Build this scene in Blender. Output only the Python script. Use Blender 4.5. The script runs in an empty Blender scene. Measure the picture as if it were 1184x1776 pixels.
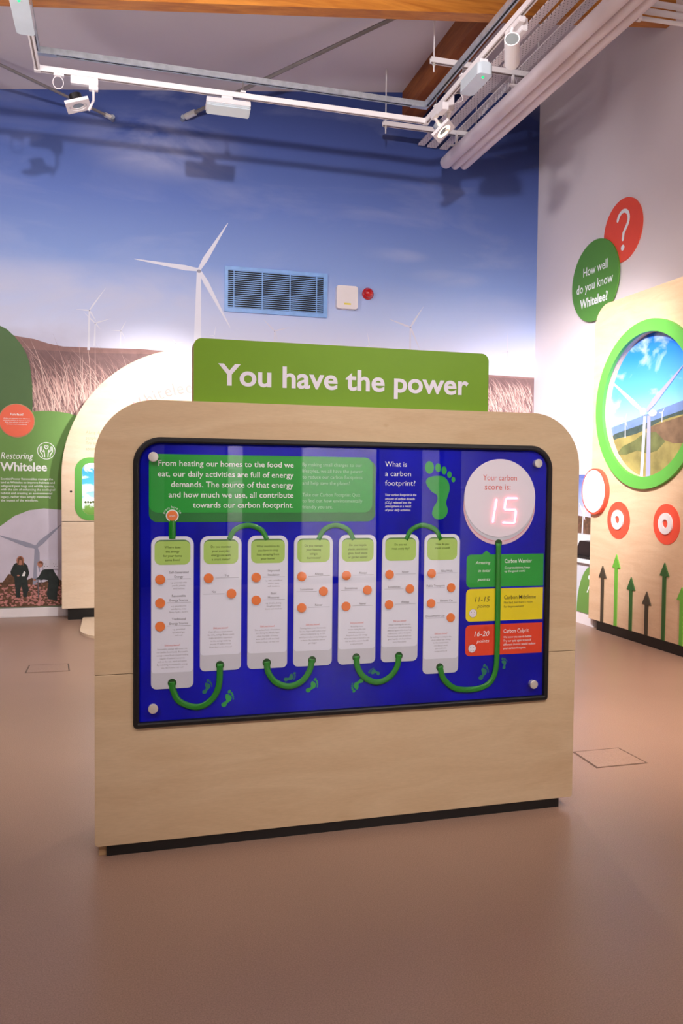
import bpy, bmesh, math, random
from mathutils import Vector, Matrix
random.seed(7)
S = bpy.context.scene
COL = S.collection
# ------------------------------------------------------------------ camera
cam_d = bpy.data.cameras.new('camera'); cam = bpy.data.objects.new('camera', cam_d); COL.objects.link(cam)
cam_d.sensor_fit = 'VERTICAL'; cam_d.sensor_height = 36.0; cam_d.lens = 1405.32 * 36.0 / 1776.0
cam_d.clip_start = 0.05; cam_d.clip_end = 100
def cam_matrix(p, r, y):
    cp, sp, cr, sr, cy, sy = math.cos(p), math.sin(p), math.cos(r), math.sin(r), math.cos(y), math.sin(y)
    Ry = Matrix(((cy, -sy, 0), (sy, cy, 0), (0, 0, 1)))
    base = Matrix(((1, 0, 0), (0, 0, -1), (0, 1, 0)))
    Rx = Matrix(((1, 0, 0), (0, cp, -sp), (0, sp, cp)))
    Rz = Matrix(((cr, -sr, 0), (sr, cr, 0), (0, 0, 1)))
    R = Rz @ Rx @ base @ Ry                 # world -> (right, down, forward)
    flip = Matrix(((1, 0, 0), (0, -1, 0), (0, 0, -1)))
    return (R.transposed() @ flip).to_4x4()
cam.matrix_world = Matrix.Translation((0, 0, 1.3)) @ cam_matrix(math.radians(2.3098), math.radians(0.5891), math.radians(15.5271))
S.camera = cam
# ------------------------------------------------------------------ view, world, lights
S.view_settings.view_transform = 'Standard'; S.view_settings.look = 'None'
S.view_settings.exposure = 0.0; S.view_settings.gamma = 1.0; S.view_settings.use_curve_mapping = False
w = bpy.data.worlds.new('world'); S.world = w; w.use_nodes = True
w.node_tree.nodes['Background'].inputs[0].default_value = (0.5, 0.45, 0.42, 1)
w.node_tree.nodes['Background'].inputs[1].default_value = 0.2
def look(o, loc, tgt):
    o.location = loc
    o.rotation_euler = (Vector(tgt) - Vector(loc)).to_track_quat('-Z', 'Y').to_euler()
def spot(name, loc, tgt, power, angle, col=(1, .93, .84), r=0.04, blend=0.6):
    d = bpy.data.lights.new(name, 'SPOT'); d.energy = power; d.spot_size = math.radians(angle); d.spot_blend = blend
    d.color = col; d.shadow_soft_size = r
    o = bpy.data.objects.new(name, d); COL.objects.link(o); look(o, loc, tgt); return o
def area(name, loc, tgt, power, sx, sy, col=(1, .93, .85)):
    d = bpy.data.lights.new(name, 'AREA'); d.energy = power; d.shape = 'RECTANGLE'; d.size = sx; d.size_y = sy; d.color = col
    o = bpy.data.objects.new(name, d); COL.objects.link(o); look(o, loc, tgt); return o
spot('spot_mural', (0.7, 2.3, 3.78), (1.2, 7.9, 2.3), 460, 90, (1, .96, .97), 0.05, .5)
spot('spot_arch', (1.9, 3.2, 3.9), (0.36, 7.7, 1.86), 1900, 22, (1, .94, .88), 0.05, 1)
spot('spot_arch_low', (2.3, 2.6, 3.9), (-0.4, 7.7, 0.9), 300, 30, (1, .90, .80), 0.05, .8)
spot('spot_mural_right', (2.2, 3.2, 3.7), (4.2, 7.9, 1.9), 260, 44, (1, .93, .93), 0.06, 1)
spot('spot_right_wall', (1.5, 4.1, 3.3), (4.35, 7.0, 1.35), 1500, 52, (1, .95, .98), 0.08, 1)
spot('spot_quiz', (0.9, 2.6, 3.6), (4.1, 5.4, 2.0), 240, 46, (1, .90, .80), 0.06, .9)
spot('spot_corner_lit', (2.56, 6.04, 4.0), (4.3, 3.9, 1.4), 160, 60, (1, .88, .76), 0.05, .7)
spot('spot_behind_kiosk', (2.45, 5.9, 3.95), (1.5, 2.6, 0.0), 130, 62, (1, .86, .76), 0.06, .8)
spot('spot_floor_right', (3.2, 2.2, 4.0), (3.0, 4.3, 0.0), 800, 60, (1, .78, .66), 0.10, 1)
spot('spot_floor_left', (-1.8, 3.0, 4.0), (-0.9, 5.0, 0.0), 480, 58, (1, .88, .84), 0.10, 1)
spot('spot_kiosk_left', (-1.6, -0.6, 3.9), (0.35, 2.8, 1.35), 330, 36, (1, .91, .87), 0.10, .9)
spot('spot_kiosk_right', (2.6, -0.8, 3.9), (1.45, 2.8, 1.35), 290, 36, (1, .96, .88), 0.10, .9)
spot('fill_rear_boards', (1.5, -1.6, 3.9), (2.3, -4.1, 1.9), 4200, 64, (1, .96, .95), 0.10, .8)  # unseen lamp added to brighten the boards mirrored in the cover
area('ceiling_fill_rear', (0.5, -0.6, 3.3), (0.5, -0.6, 5), 150, 2.4, .4, (1, .92, .86))  # unseen fill added behind the camera to lift the ceiling
area('ceiling_fill_left', (-2.2, 3.6, 3.3), (-1.2, 4.6, 5), 110, .4, 3.0, (1, .93, .90))  # second added fill, out of view, brightens the ceiling from the left

# ------------------------------------------------------------------ materials
def lin(c):
    return tuple((x / 255 / 12.92) if x / 255 <= 0.04045 else ((x / 255 + 0.055) / 1.055) ** 2.4 for x in c) + (1.0,)
def mat(name, rgb, rough=0.5, metal=0.0, var=0.06, scale=9.0, bump=0.0, emit=None, estr=0.0, spec=0.5, coat=0.0):
    m = bpy.data.materials.new(name); m.use_nodes = True; nt = m.node_tree; b = nt.nodes['Principled BSDF']
    b.inputs['Roughness'].default_value = rough; b.inputs['Metallic'].default_value = metal
    b.inputs['Specular IOR Level'].default_value = spec; b.inputs['Coat Weight'].default_value = coat
    c = lin(rgb)
    tc = nt.nodes.new('ShaderNodeTexCoord'); n = nt.nodes.new('ShaderNodeTexNoise'); n.inputs['Scale'].default_value = scale; n.inputs['Detail'].default_value = 5
    nt.links.new(tc.outputs['Object'], n.inputs['Vector'])
    r = nt.nodes.new('ShaderNodeValToRGB'); r.color_ramp.elements[0].position = .3; r.color_ramp.elements[1].position = .7
    r.color_ramp.elements[0].color = tuple(x * (1 - var) for x in c[:3]) + (1,)
    r.color_ramp.elements[1].color = tuple(min(1, x * (1 + var)) for x in c[:3]) + (1,)
    nt.links.new(n.outputs['Fac'], r.inputs['Fac']); nt.links.new(r.outputs['Color'], b.inputs['Base Color'])
    if bump:
        bp = nt.nodes.new('ShaderNodeBump'); bp.inputs['Strength'].default_value = bump; bp.inputs['Distance'].default_value = 0.002
        n2 = nt.nodes.new('ShaderNodeTexNoise'); n2.inputs['Scale'].default_value = scale * 25
        nt.links.new(tc.outputs['Object'], n2.inputs['Vector']); nt.links.new(n2.outputs['Fac'], bp.inputs['Height']); nt.links.new(bp.outputs['Normal'], b.inputs['Normal'])
    if emit:
        b.inputs['Emission Color'].default_value = lin(emit); b.inputs['Emission Strength'].default_value = estr
    return m
def wood(name, c1, c2, sc=(1.2, 1.2, 9.0), rough=0.45, dist=1.5, knots=False, spec=.4):
    m = bpy.data.materials.new(name); m.use_nodes = True; nt = m.node_tree; b = nt.nodes['Principled BSDF']; L = nt.links.new
    b.inputs['Roughness'].default_value = rough; b.inputs['Specular IOR Level'].default_value = spec
    tc = nt.nodes.new('ShaderNodeTexCoord'); mp = nt.nodes.new('ShaderNodeMapping'); mp.inputs['Scale'].default_value = sc
    L(tc.outputs['Object'], mp.inputs['Vector'])
    n = nt.nodes.new('ShaderNodeTexNoise'); n.inputs['Scale'].default_value = 2.2; n.inputs['Detail'].default_value = 8; n.inputs['Distortion'].default_value = dist
    L(mp.outputs['Vector'], n.inputs['Vector'])
    r = nt.nodes.new('ShaderNodeValToRGB'); r.color_ramp.elements[0].position = .32; r.color_ramp.elements[1].position = .68
    r.color_ramp.elements[0].color = lin(c1); r.color_ramp.elements[1].color = lin(c2)
    L(n.outputs['Fac'], r.inputs['Fac'])
    # fine pores
    mp2 = nt.nodes.new('ShaderNodeMapping'); mp2.inputs['Scale'].default_value = (sc[0] * 12, sc[1] * 12, sc[2] * 14); L(tc.outputs['Object'], mp2.inputs['Vector'])
    n2 = nt.nodes.new('ShaderNodeTexNoise'); n2.inputs['Scale'].default_value = 3; n2.inputs['Detail'].default_value = 4; L(mp2.outputs['Vector'], n2.inputs['Vector'])
    mx = nt.nodes.new('ShaderNodeMixRGB'); mx.blend_type = 'MULTIPLY'; mx.inputs['Fac'].default_value = .16
    L(r.outputs['Color'], mx.inputs['Color1']); L(n2.outputs['Fac'], mx.inputs['Color2'])
    out = mx
    if knots:
        v = nt.nodes.new('ShaderNodeTexVoronoi'); v.inputs['Scale'].default_value = 1.0
        mp3 = nt.nodes.new('ShaderNodeMapping'); mp3.inputs['Scale'].default_value = (1.9, 1.9, 3.4); mp3.inputs['Location'].default_value = (.35, 0, .8); L(tc.outputs['Object'], mp3.inputs['Vector']); L(mp3.outputs['Vector'], v.inputs['Vector'])
        k = nt.nodes.new('ShaderNodeValToRGB'); k.color_ramp.elements[0].position = 0.008; k.color_ramp.elements[1].position = 0.035
        k.color_ramp.elements[0].color = (.74, .62, .50, 1); k.color_ramp.elements[1].color = (1, 1, 1, 1)
        L(v.outputs['Distance'], k.inputs['Fac'])
        m2 = nt.nodes.new('ShaderNodeMixRGB'); m2.blend_type = 'MULTIPLY'; m2.inputs['Fac'].default_value = 1
        L(out.outputs['Color'], m2.inputs['Color1']); L(k.outputs['Color'], m2.inputs['Color2']); out = m2
    L(out.outputs['Color'], b.inputs['Base Color'])
    return m
M = {}
M['ply'] = wood('birch_plywood', (209, 180, 142), (220, 195, 158), (.9, .9, 4.5), knots=True)
M['ply_arch'] = wood('pale_plywood', (232, 208, 178), (240, 220, 194), (.9, .9, 4.5))
M['ply_quiz'] = wood('plywood_quiz', (222, 186, 150), (232, 200, 165), (.9, .9, 4.5), knots=False)
M['ply_edge'] = wood('plywood_edge', (176, 140, 100), (205, 172, 128), (1, 1, 60))
M['timber'] = wood('glulam_timber', (168, 98, 30), (206, 134, 52), (.8, 6, 9), .4)
M['timber_dark'] = wood('glulam_dark', (128, 66, 22), (160, 90, 34), (6, .8, 9), .45)
M['black'] = mat('black_plastic', (22, 22, 24), .35, var=.1)
M['plinth'] = mat('black_plinth', (16, 15, 15), .45, var=.15)
M['white'] = mat('white_paint_metal', (232, 226, 228), .4, var=.02)
M['whitewall'] = mat('white_wall_paint', (226, 216, 218), .75, var=.015, scale=2, bump=.05)
M['ceil'] = mat('ceiling_paint', (214, 206, 210), .85, var=.02, scale=1.5, bump=.05)
M['grey'] = mat('grey_wall_paint', (84, 76, 72), .8, var=.05, scale=2)
M['galv'] = mat('galvanised_steel', (168, 172, 180), .35, .45, var=.16, scale=25)
M['steel'] = mat('brushed_steel', (226, 222, 214), .3, .55, var=.1)
M['dark'] = mat('dark_slot', (14, 16, 20), .6)
M['rod'] = mat('steel_tie', (130, 124, 124), .4, .5, var=.1)
M['sign_green'] = mat('sign_green', (112, 158, 2), .45, var=.02)
M['pale_text'] = mat('pale_lettering', (232, 228, 240), .45, var=.01)
M['blue'] = mat('graphic_blue', (0, 10, 174), .6, var=.3, scale=4, spec=.08)
M['print_green'] = mat('graphic_green', (6, 158, 44), .5, var=.06, scale=4)
M['print_green_dk'] = mat('graphic_green_dark', (6, 116, 40), .5, var=.08)
M['tube'] = mat('green_tube', (8, 130, 22), .32, var=.08, scale=20, coat=.2)
M['tube_hole'] = mat('green_hole', (4, 72, 14), .5)
M['card'] = mat('card_grey', (202, 204, 214), .45, var=.02)
M['paper'] = mat('card_white', (226, 229, 242), .5, var=.01)
M['header'] = mat('header_lime', (172, 208, 104), .5, var=.03)
M['header_shade'] = mat('header_dark_green', (88, 130, 70), .5, var=.05)
M['orange'] = mat('orange_button', (236, 128, 62), .35, var=.04, coat=.2)
M['txt_green'] = mat('ink_green', (72, 96, 10), .5)
M['txt_grey'] = mat('ink_grey', (96, 94, 104), .5)
M['txt_lgrey'] = mat('ink_light_grey', (146, 144, 152), .5)
M['txt_red'] = mat('ink_red', (214, 96, 88), .5)
M['txt_white'] = mat('ink_white', (236, 240, 240), .5, var=.01)
M['yellow'] = mat('graphic_yellow', (232, 214, 8), .5, var=.03)
M['red'] = mat('graphic_red', (226, 62, 20), .5, var=.05)
M['txt_dark'] = mat('ink_dark', (60, 56, 20), .5)
M['disc'] = mat('disc_white', (232, 226, 236), .4, var=.01)
M['disc_rim'] = mat('disc_rim', (222, 190, 205), .4, var=.01)
M['foot'] = mat('foot_green', (24, 160, 60), .5, var=.05)
M['foot_dk'] = mat('foot_teal', (10, 120, 90), .5, var=.05)
M['led'] = mat('led_red', (255, 60, 70), .5, emit=(255, 96, 110), estr=9.0)
M['coral'] = mat('coral_red', (236, 82, 58), .55, var=.02)
M['coral2'] = mat('coral_orange', (238, 106, 74), .55, var=.02)
M['leaf'] = mat('panel_green', (104, 148, 70), .6, var=.02)
M['leaf_dark'] = mat('panel_green_deep', (78, 112, 62), .6, var=.02)
M['disc_green'] = mat('disc_green', (84, 142, 54), .55, var=.02)
M['ring_green'] = mat('ring_green', (94, 172, 70), .5, var=.02)
M['arrow_dark'] = mat('arrow_brown', (66, 58, 44), .55, var=.04)
M['arrow_green'] = mat('arrow_green', (48, 96, 44), .55, var=.04)
M['arrow_lime'] = mat('arrow_lime', (104, 174, 58), .55, var=.04)
M['vent'] = mat('vent_blue', (132, 176, 236), .4, var=.08, scale=14)
M['alarm_red'] = mat('alarm_red', (190, 14, 22), .18, var=.05, coat=.6)
M['turb'] = mat('turbine_print', (214, 214, 232), .7, var=.03)
M['turb_grey'] = mat('turbine_print_grey', (150, 152, 172), .7, var=.03)
M['turb_shade'] = mat('turbine_print_violet', (150, 150, 184), .7, var=.05)
M['turb_far'] = mat('turbine_print_far', (228, 230, 244), .7, var=.01)
M['hill'] = mat('hill_print', (150, 116, 112), .75, var=.12, scale=18)
M['hill2'] = mat('hill_print_dark', (132, 104, 104), .75, var=.12, scale=18)
M['glassy'] = mat('translucent_casing', (196, 206, 214), .12, var=.03, coat=.5)
M['led_green'] = mat('led_green', (20, 230, 110), .3, emit=(20, 235, 120), estr=1.2)
M['lamp'] = mat('lamp_lit', (255, 240, 210), .3, emit=(255, 232, 190), estr=6.0)
M['lens'] = mat('lamp_lens', (150, 156, 156), .12, .3, var=.1)
M['yellow_lab'] = mat('yellow_label', (232, 214, 70), .5)
M['hair_print'] = mat('hair_print', (112, 72, 50), .7, var=.2)
M['skin'] = mat('skin_print', (176, 120, 100), .7)
M['coat_print'] = mat('coat_print', (34, 44, 42), .7, var=.3, scale=20)
M['heather'] = mat('heather_print', (150, 96, 92), .75, var=.5, scale=26)
M['heather2'] = mat('heather_print_dark', (98, 70, 50), .75, var=.4, scale=30)
M['pale_sky'] = mat('pale_sky_print', (206, 200, 216), .7, var=.1, scale=3)
M['pink_txt'] = mat('ink_pink', (226, 150, 150), .6)
M['tan_txt'] = mat('ink_tan', (188, 164, 132), .6)
M['worktop'] = mat('worktop_white', (222, 222, 224), .3, var=.02)
M['socket_white'] = mat('socket_print', (206, 202, 214), .4, var=.01)

def acrylic():
    m = bpy.data.materials.new('clear_acrylic'); m.use_nodes = True; nt = m.node_tree; nt.nodes.clear(); L = nt.links.new
    o = nt.nodes.new('ShaderNodeOutputMaterial'); mx = nt.nodes.new('ShaderNodeMixShader'); t = nt.nodes.new('ShaderNodeBsdfTransparent'); g = nt.nodes.new('ShaderNodeBsdfGlossy')
    f = nt.nodes.new('ShaderNodeFresnel'); f.inputs['IOR'].default_value = 1.5; g.inputs['Roughness'].default_value = 0.015
    ge = nt.nodes.new('ShaderNodeNewGeometry'); mu = nt.nodes.new('ShaderNodeMath'); mu.operation = 'SUBTRACT'; mu.inputs[0].default_value = 1; L(ge.outputs['Backfacing'], mu.inputs[1]); m2 = nt.nodes.new('ShaderNodeMath'); m2.operation = 'MULTIPLY'; L(f.outputs[0], m2.inputs[0]); L(mu.outputs[0], m2.inputs[1]); L(m2.outputs[0], mx.inputs[0]); L(t.outputs[0], mx.inputs[1]); L(g.outputs[0], mx.inputs[2]); L(mx.outputs[0], o.inputs[0])
    return m
M['acrylic'] = acrylic()
def perforated():
    m = mat('perforated_white', (226, 216, 220), .45, var=.02); nt = m.node_tree; L = nt.links.new; b = nt.nodes['Principled BSDF']
    tc = nt.nodes.new('ShaderNodeTexCoord'); sx = nt.nodes.new('ShaderNodeSeparateXYZ'); L(tc.outputs['Object'], sx.inputs[0])
    def mth(op, a, v=None):
        n = nt.nodes.new('ShaderNodeMath'); n.operation = op
        L(a, n.inputs[0]) if not isinstance(a, (int, float)) else None
        if v is not None:
            if isinstance(v, (int, float)): n.inputs[1].default_value = v
            else: L(v, n.inputs[1])
        return n.outputs[0]
    a = mth('SINE', mth('MULTIPLY', sx.outputs['X'], 2 * math.pi / 0.028)); c = mth('SINE', mth('MULTIPLY', sx.outputs['Y'], 2 * math.pi / 0.06))
    p = mth('GREATER_THAN', mth('MULTIPLY', a, c), .80)
    old = b.inputs['Base Color'].links[0].from_socket
    mx = nt.nodes.new('ShaderNodeMixRGB'); L(p, mx.inputs['Fac']); L(old, mx.inputs['Color1']); mx.inputs['Color2'].default_value = lin((70, 60, 76)); L(mx.outputs['Color'], b.inputs['Base Color'])
    return m
M['perf'] = perforated()
def floor_mat():
    m = mat('vinyl_floor', (160, 132, 115), .34, var=.05, scale=1.2, bump=.04, spec=.45); nt = m.node_tree; L = nt.links.new; b = nt.nodes['Principled BSDF']
    tc = nt.nodes.new('ShaderNodeTexCoord'); n = nt.nodes.new('ShaderNodeTexNoise'); n.inputs['Scale'].default_value = 260; n.inputs['Detail'].default_value = 2; L(tc.outputs['Object'], n.inputs['Vector'])
    r = nt.nodes.new('ShaderNodeValToRGB'); r.color_ramp.elements[0].position = .35; r.color_ramp.elements[1].position = .65; r.color_ramp.elements[0].color = (.82, .80, .78, 1); r.color_ramp.elements[1].color = (1.12, 1.1, 1.08, 1)
    L(n.outputs['Fac'], r.inputs['Fac']); mx = nt.nodes.new('ShaderNodeMixRGB'); mx.blend_type = 'MULTIPLY'; mx.inputs['Fac'].default_value = 1
    old = b.inputs['Base Color'].links[0].from_socket; L(old, mx.inputs['Color1']); L(r.outputs['Color'], mx.inputs['Color2']); L(mx.outputs['Color'], b.inputs['Base Color'])
    return m
M['floor'] = floor_mat()
def sky_print(name, stops, z0, z1, wisp=0.5, seed=0.0, cloudcol=(226, 224, 240), low_left=False, scl=(.55, 1, 1.6), lo=.52, hi=.75):
    """printed landscape sky: colours by height on the print, with printed clouds"""
    m = bpy.data.materials.new(name); m.use_nodes = True; nt = m.node_tree; b = nt.nodes['Principled BSDF']; L = nt.links.new
    b.inputs['Roughness'].default_value = .7; b.inputs['Specular IOR Level'].default_value = .25
    tc = nt.nodes.new('ShaderNodeTexCoord'); sx = nt.nodes.new('ShaderNodeSeparateXYZ'); L(tc.outputs['Object'], sx.inputs[0])
    mr = nt.nodes.new('ShaderNodeMapRange'); mr.inputs['From Min'].default_value = z0; mr.inputs['From Max'].default_value = z1; L(sx.outputs['Z'], mr.inputs['Value'])
    r = nt.nodes.new('ShaderNodeValToRGB'); cr = r.color_ramp
    cr.elements[0].position = stops[0][0]; cr.elements[0].color = lin(stops[0][1]); cr.elements[1].position = stops[-1][0]; cr.elements[1].color = lin(stops[-1][1])
    for p, c in stops[1:-1]:
        e = cr.elements.new(p); e.color = lin(c)
    L(mr.outputs['Result'], r.inputs['Fac'])
    mp = nt.nodes.new('ShaderNodeMapping'); mp.inputs['Scale'].default_value = scl; mp.inputs['Location'].default_value = (seed, seed, seed); L(tc.outputs['Object'], mp.inputs['Vector'])
    n = nt.nodes.new('ShaderNodeTexNoise'); n.inputs['Scale'].default_value = 1.3; n.inputs['Detail'].default_value = 7; n.inputs['Distortion'].default_value = .6; L(mp.outputs['Vector'], n.inputs['Vector'])
    k = nt.nodes.new('ShaderNodeMapRange'); k.inputs['From Min'].default_value = lo; k.inputs['From Max'].default_value = hi; k.inputs['To Max'].default_value = wisp; L(n.outputs['Fac'], k.inputs['Value'])
    fac = k.outputs['Result']
    if low_left:    # the broad cloud bank printed at the lower left of the mural
        ml = nt.nodes.new('ShaderNodeMapRange'); ml.inputs['From Min'].default_value = 2.6; ml.inputs['From Max'].default_value = -.6; L(sx.outputs['X'], ml.inputs['Value'])
        mz = nt.nodes.new('ShaderNodeMapRange'); mz.inputs['From Min'].default_value = 3.32; mz.inputs['From Max'].default_value = 3.0; L(sx.outputs['Z'], mz.inputs['Value'])
        a = nt.nodes.new('ShaderNodeMath'); a.operation = 'MULTIPLY'; L(ml.outputs['Result'], a.inputs[0]); L(mz.outputs['Result'], a.inputs[1])
        nn = nt.nodes.new('ShaderNodeMapRange'); nn.inputs['From Min'].default_value = .3; nn.inputs['From Max'].default_value = .55; L(n.outputs['Fac'], nn.inputs['Value'])
        a2 = nt.nodes.new('ShaderNodeMath'); a2.operation = 'MULTIPLY'; L(a.outputs[0], a2.inputs[0]); L(nn.outputs['Result'], a2.inputs[1])
        a3 = nt.nodes.new('ShaderNodeMath'); a3.operation = 'MAXIMUM'; L(a2.outputs[0], a3.inputs[0]); L(fac, a3.inputs[1]); fac = a3.outputs[0]
        for px_, pz_, rx_, rz_, st in ((.42, 4.42, 1.05, .42, .55), (2.75, 3.60, .45, .10, .5), (3.35, 3.40, .55, .12, .4), (3.7, 2.9, .8, .25, .35)):
            vm = nt.nodes.new('ShaderNodeVectorMath'); vm.operation = 'SUBTRACT'; L(tc.outputs['Object'], vm.inputs[0]); vm.inputs[1].default_value = (px_, 7.935, pz_)
            vs_ = nt.nodes.new('ShaderNodeVectorMath'); vs_.operation = 'MULTIPLY'; L(vm.outputs[0], vs_.inputs[0]); vs_.inputs[1].default_value = (1 / rx_, 0, 1 / rz_)
            ln = nt.nodes.new('ShaderNodeVectorMath'); ln.operation = 'LENGTH'; L(vs_.outputs[0], ln.inputs[0])
            mk = nt.nodes.new('ShaderNodeMapRange'); mk.interpolation_type = 'SMOOTHSTEP'; mk.inputs['From Min'].default_value = 1.0; mk.inputs['From Max'].default_value = .1; mk.inputs['To Max'].default_value = st; L(ln.outputs['Value'], mk.inputs['Value'])
            nk = nt.nodes.new('ShaderNodeMapRange'); nk.inputs['From Min'].default_value = .38; nk.inputs['From Max'].default_value = .60; L(n.outputs['Fac'], nk.inputs['Value'])
            mm_ = nt.nodes.new('ShaderNodeMath'); mm_.operation = 'MULTIPLY'; L(mk.outputs['Result'], mm_.inputs[0]); L(nk.outputs['Result'], mm_.inputs[1])
            a4 = nt.nodes.new('ShaderNodeMath'); a4.operation = 'MAXIMUM'; L(mm_.outputs[0], a4.inputs[0]); L(fac, a4.inputs[1]); fac = a4.outputs[0]
    mx = nt.nodes.new('ShaderNodeMixRGB'); L(fac, mx.inputs['Fac']); L(r.outputs['Color'], mx.inputs['Color1']); mx.inputs['Color2'].default_value = lin(cloudcol)
    L(mx.outputs['Color'], b.inputs['Base Color'])
    return m
M['mural'] = sky_print('mural_print', [(0, (176, 140, 134)), (.001, (176, 140, 134)), (.25, (228, 230, 250)), (.36, (190, 206, 244)), (.50, (138, 164, 222)), (.68, (102, 126, 194)), (.86, (68, 86, 150)), (1, (44, 58, 112))], 1.7, 5.0, .22, 3.1, (206, 208, 230), True)

# ------------------------------------------------------------------ building helpers
def link_mesh(name, bm, m, parent=None, loc=None, smooth=False):
    me = bpy.data.meshes.new(name)
    base = Vector(loc) if loc is not None else (parent_base(parent) if parent is not None else Vector((0, 0, 0)))
    bmesh.ops.translate(bm, verts=bm.verts, vec=-base)
    bmesh.ops.recalc_face_normals(bm, faces=bm.faces)
    if smooth:
        for f in bm.faces: f.smooth = True
    bm.to_mesh(me); bm.free()
    me.materials.append(M[m] if isinstance(m, str) else m)
    o = bpy.data.objects.new(name, me); COL.objects.link(o)
    if parent is not None:
        o.parent = parent; o['_b'] = tuple(parent_base(parent))
    else:
        o.location = base; o['_b'] = tuple(base)
    return o
def parent_base(p): return Vector(p['_b'])
def thing(name, label, cat, loc, group=None):
    o = bpy.data.objects.new(name, None); COL.objects.link(o); o.location = loc; o['_b'] = tuple(loc); o.empty_display_size = .05
    o['label'] = label; o['category'] = cat
    if group: o['group'] = group
    return o
def tag(o, label, cat, group=None):
    o['label'] = label; o['category'] = cat
    if group: o['group'] = group
    return o
def struct(o): o['kind'] = 'structure'; return o
# plane frames: (s, z, out) -> world
FK = lambda s, z, o: Vector((s, 2.83 - o, z))       # kiosk face
FS = lambda s, z, o: Vector((s, 2.86 - o, z))       # kiosk header sign
FW = lambda s, z, o: Vector((s, 7.935 - o, z))      # mural wall
FA = lambda s, z, o: Vector((s, 7.68 - o, z))       # arch cabinet face
FR = lambda s, z, o: Vector((4.355 - o, -s, z))     # right wall
FQ = lambda s, z, o: Vector((4.05 - o, -s, z))      # quiz cabinet face
def mat_at(p, x, n):
    n = Vector(n).normalized(); x = Vector(x); x = (x - n * x.dot(n)).normalized(); y = n.cross(x)
    m = Matrix.Identity(4)
    for i in range(3): m[i][0] = x[i]; m[i][1] = y[i]; m[i][2] = n[i]; m[i][3] = p[i]
    return m
def prism(bm, pts, F, o0, o1, bevel=0.0):
    """extruded outline; o1 is the front"""
    a = [bm.verts.new(F(x, z, o1)) for x, z in pts]; b = [bm.verts.new(F(x, z, o0)) for x, z in pts]
    f = bm.faces.new(a); n = len(pts); g = bm.faces.new(b[::-1])
    for i in range(n):
        j = (i + 1) % n; bm.faces.new((a[i], b[i], b[j], a[j]))
    if bevel:
        bmesh.ops.bevel(bm, geom=list(f.edges), offset=bevel, segments=2, profile=.6, affect='EDGES', clamp_overlap=True)
def flat(bm, pts, F, o):
    bm.faces.new([bm.verts.new(F(x, z, o)) for x, z in pts])
def ring(bm, A, B, F, o0, o1):
    n = len(A)
    va = [bm.verts.new(F(*p, o1)) for p in A]; vb = [bm.verts.new(F(*p, o1)) for p in B]
    wa = [bm.verts.new(F(*p, o0)) for p in A]; wb = [bm.verts.new(F(*p, o0)) for p in B]
    for i in range(n):
        j = (i + 1) % n
        bm.faces.new((va[i], va[j], vb[j], vb[i])); bm.faces.new((wa[i], wb[i], wb[j], wa[j]))
        bm.faces.new((va[i], wa[i], wa[j], va[j])); bm.faces.new((vb[i], vb[j], wb[j], wb[i]))
def rr(x0, z0, x1, z1, r, seg=8):
    """rounded rectangle outline; r = (tl, tr, br, bl)"""
    if not isinstance(r, (tuple, list)): r = (r,) * 4
    pts = []
    for (cx, cz, rad, a0) in ((x0 + r[0], z1 - r[0], r[0], 180), (x1 - r[1], z1 - r[1], r[1], 90), (x1 - r[2], z0 + r[2], r[2], 0), (x0 + r[3], z0 + r[3], r[3], -90)):
        for k in range(seg + 1):
            a = math.radians(a0 - 90 * k / seg); pts.append((cx + rad * math.cos(a), cz + rad * math.sin(a)))
    return pts
def circ(cx, cz, rx, rz=None, n=40, a0=0, a1=360):
    rz = rz or rx; full = abs(a1 - a0) >= 360
    return [(cx + rx * math.cos(math.radians(a0 + (a1 - a0) * k / (n if full else n - 1))), cz + rz * math.sin(math.radians(a0 + (a1 - a0) * k / (n if full else n - 1)))) for k in range(n)]
def box(bm, x0, y0, z0, x1, y1, z1, bev=0.0, mtx=None):
    vs = [bm.verts.new(v) for v in ((x0, y0, z0), (x1, y0, z0), (x1, y1, z0), (x0, y1, z0), (x0, y0, z1), (x1, y0, z1), (x1, y1, z1), (x0, y1, z1))]
    fs = [bm.faces.new([vs[i] for i in q]) for q in ((0, 3, 2, 1), (4, 5, 6, 7), (0, 1, 5, 4), (1, 2, 6, 5), (2, 3, 7, 6), (3, 0, 4, 7))]
    if mtx is not None: bmesh.ops.transform(bm, matrix=mtx, verts=vs)
    if bev: bmesh.ops.bevel(bm, geom=list({e for f in fs for e in f.edges}), offset=bev, segments=2, affect='EDGES')
def tube(bm, pts, r, n=10, cap=True):
    pts = [Vector(p) for p in pts]; rings = []; up = None
    for i, p in enumerate(pts):
        t = (pts[min(i + 1, len(pts) - 1)] - pts[max(i - 1, 0)]).normalized()
        if up is None: up = t.orthogonal().normalized()
        up = (up - t * up.dot(t)).normalized(); sd = t.cross(up)
        rr_ = r[i] if isinstance(r, (list, tuple)) else r
        rings.append([bm.verts.new(p + (up * math.cos(2 * math.pi * k / n) + sd * math.sin(2 * math.pi * k / n)) * rr_) for k in range(n)])
    for a, b in zip(rings, rings[1:]):
        for k in range(n): bm.faces.new((a[k], a[(k + 1) % n], b[(k + 1) % n], b[k]))
    if cap: bm.faces.new(rings[0][::-1]); bm.faces.new(rings[-1])
def part(name, m, parent, fn, *a, smooth=False, **k):
    bm = bmesh.new(); fn(bm, *a, **k); return link_mesh(name, bm, m, parent, smooth=smooth)
def solo(name, m, loc, fn, *a, smooth=False, **k):
    bm = bmesh.new(); fn(bm, *a, **k); return link_mesh(name, bm, m, None, loc=loc, smooth=smooth)
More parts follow.
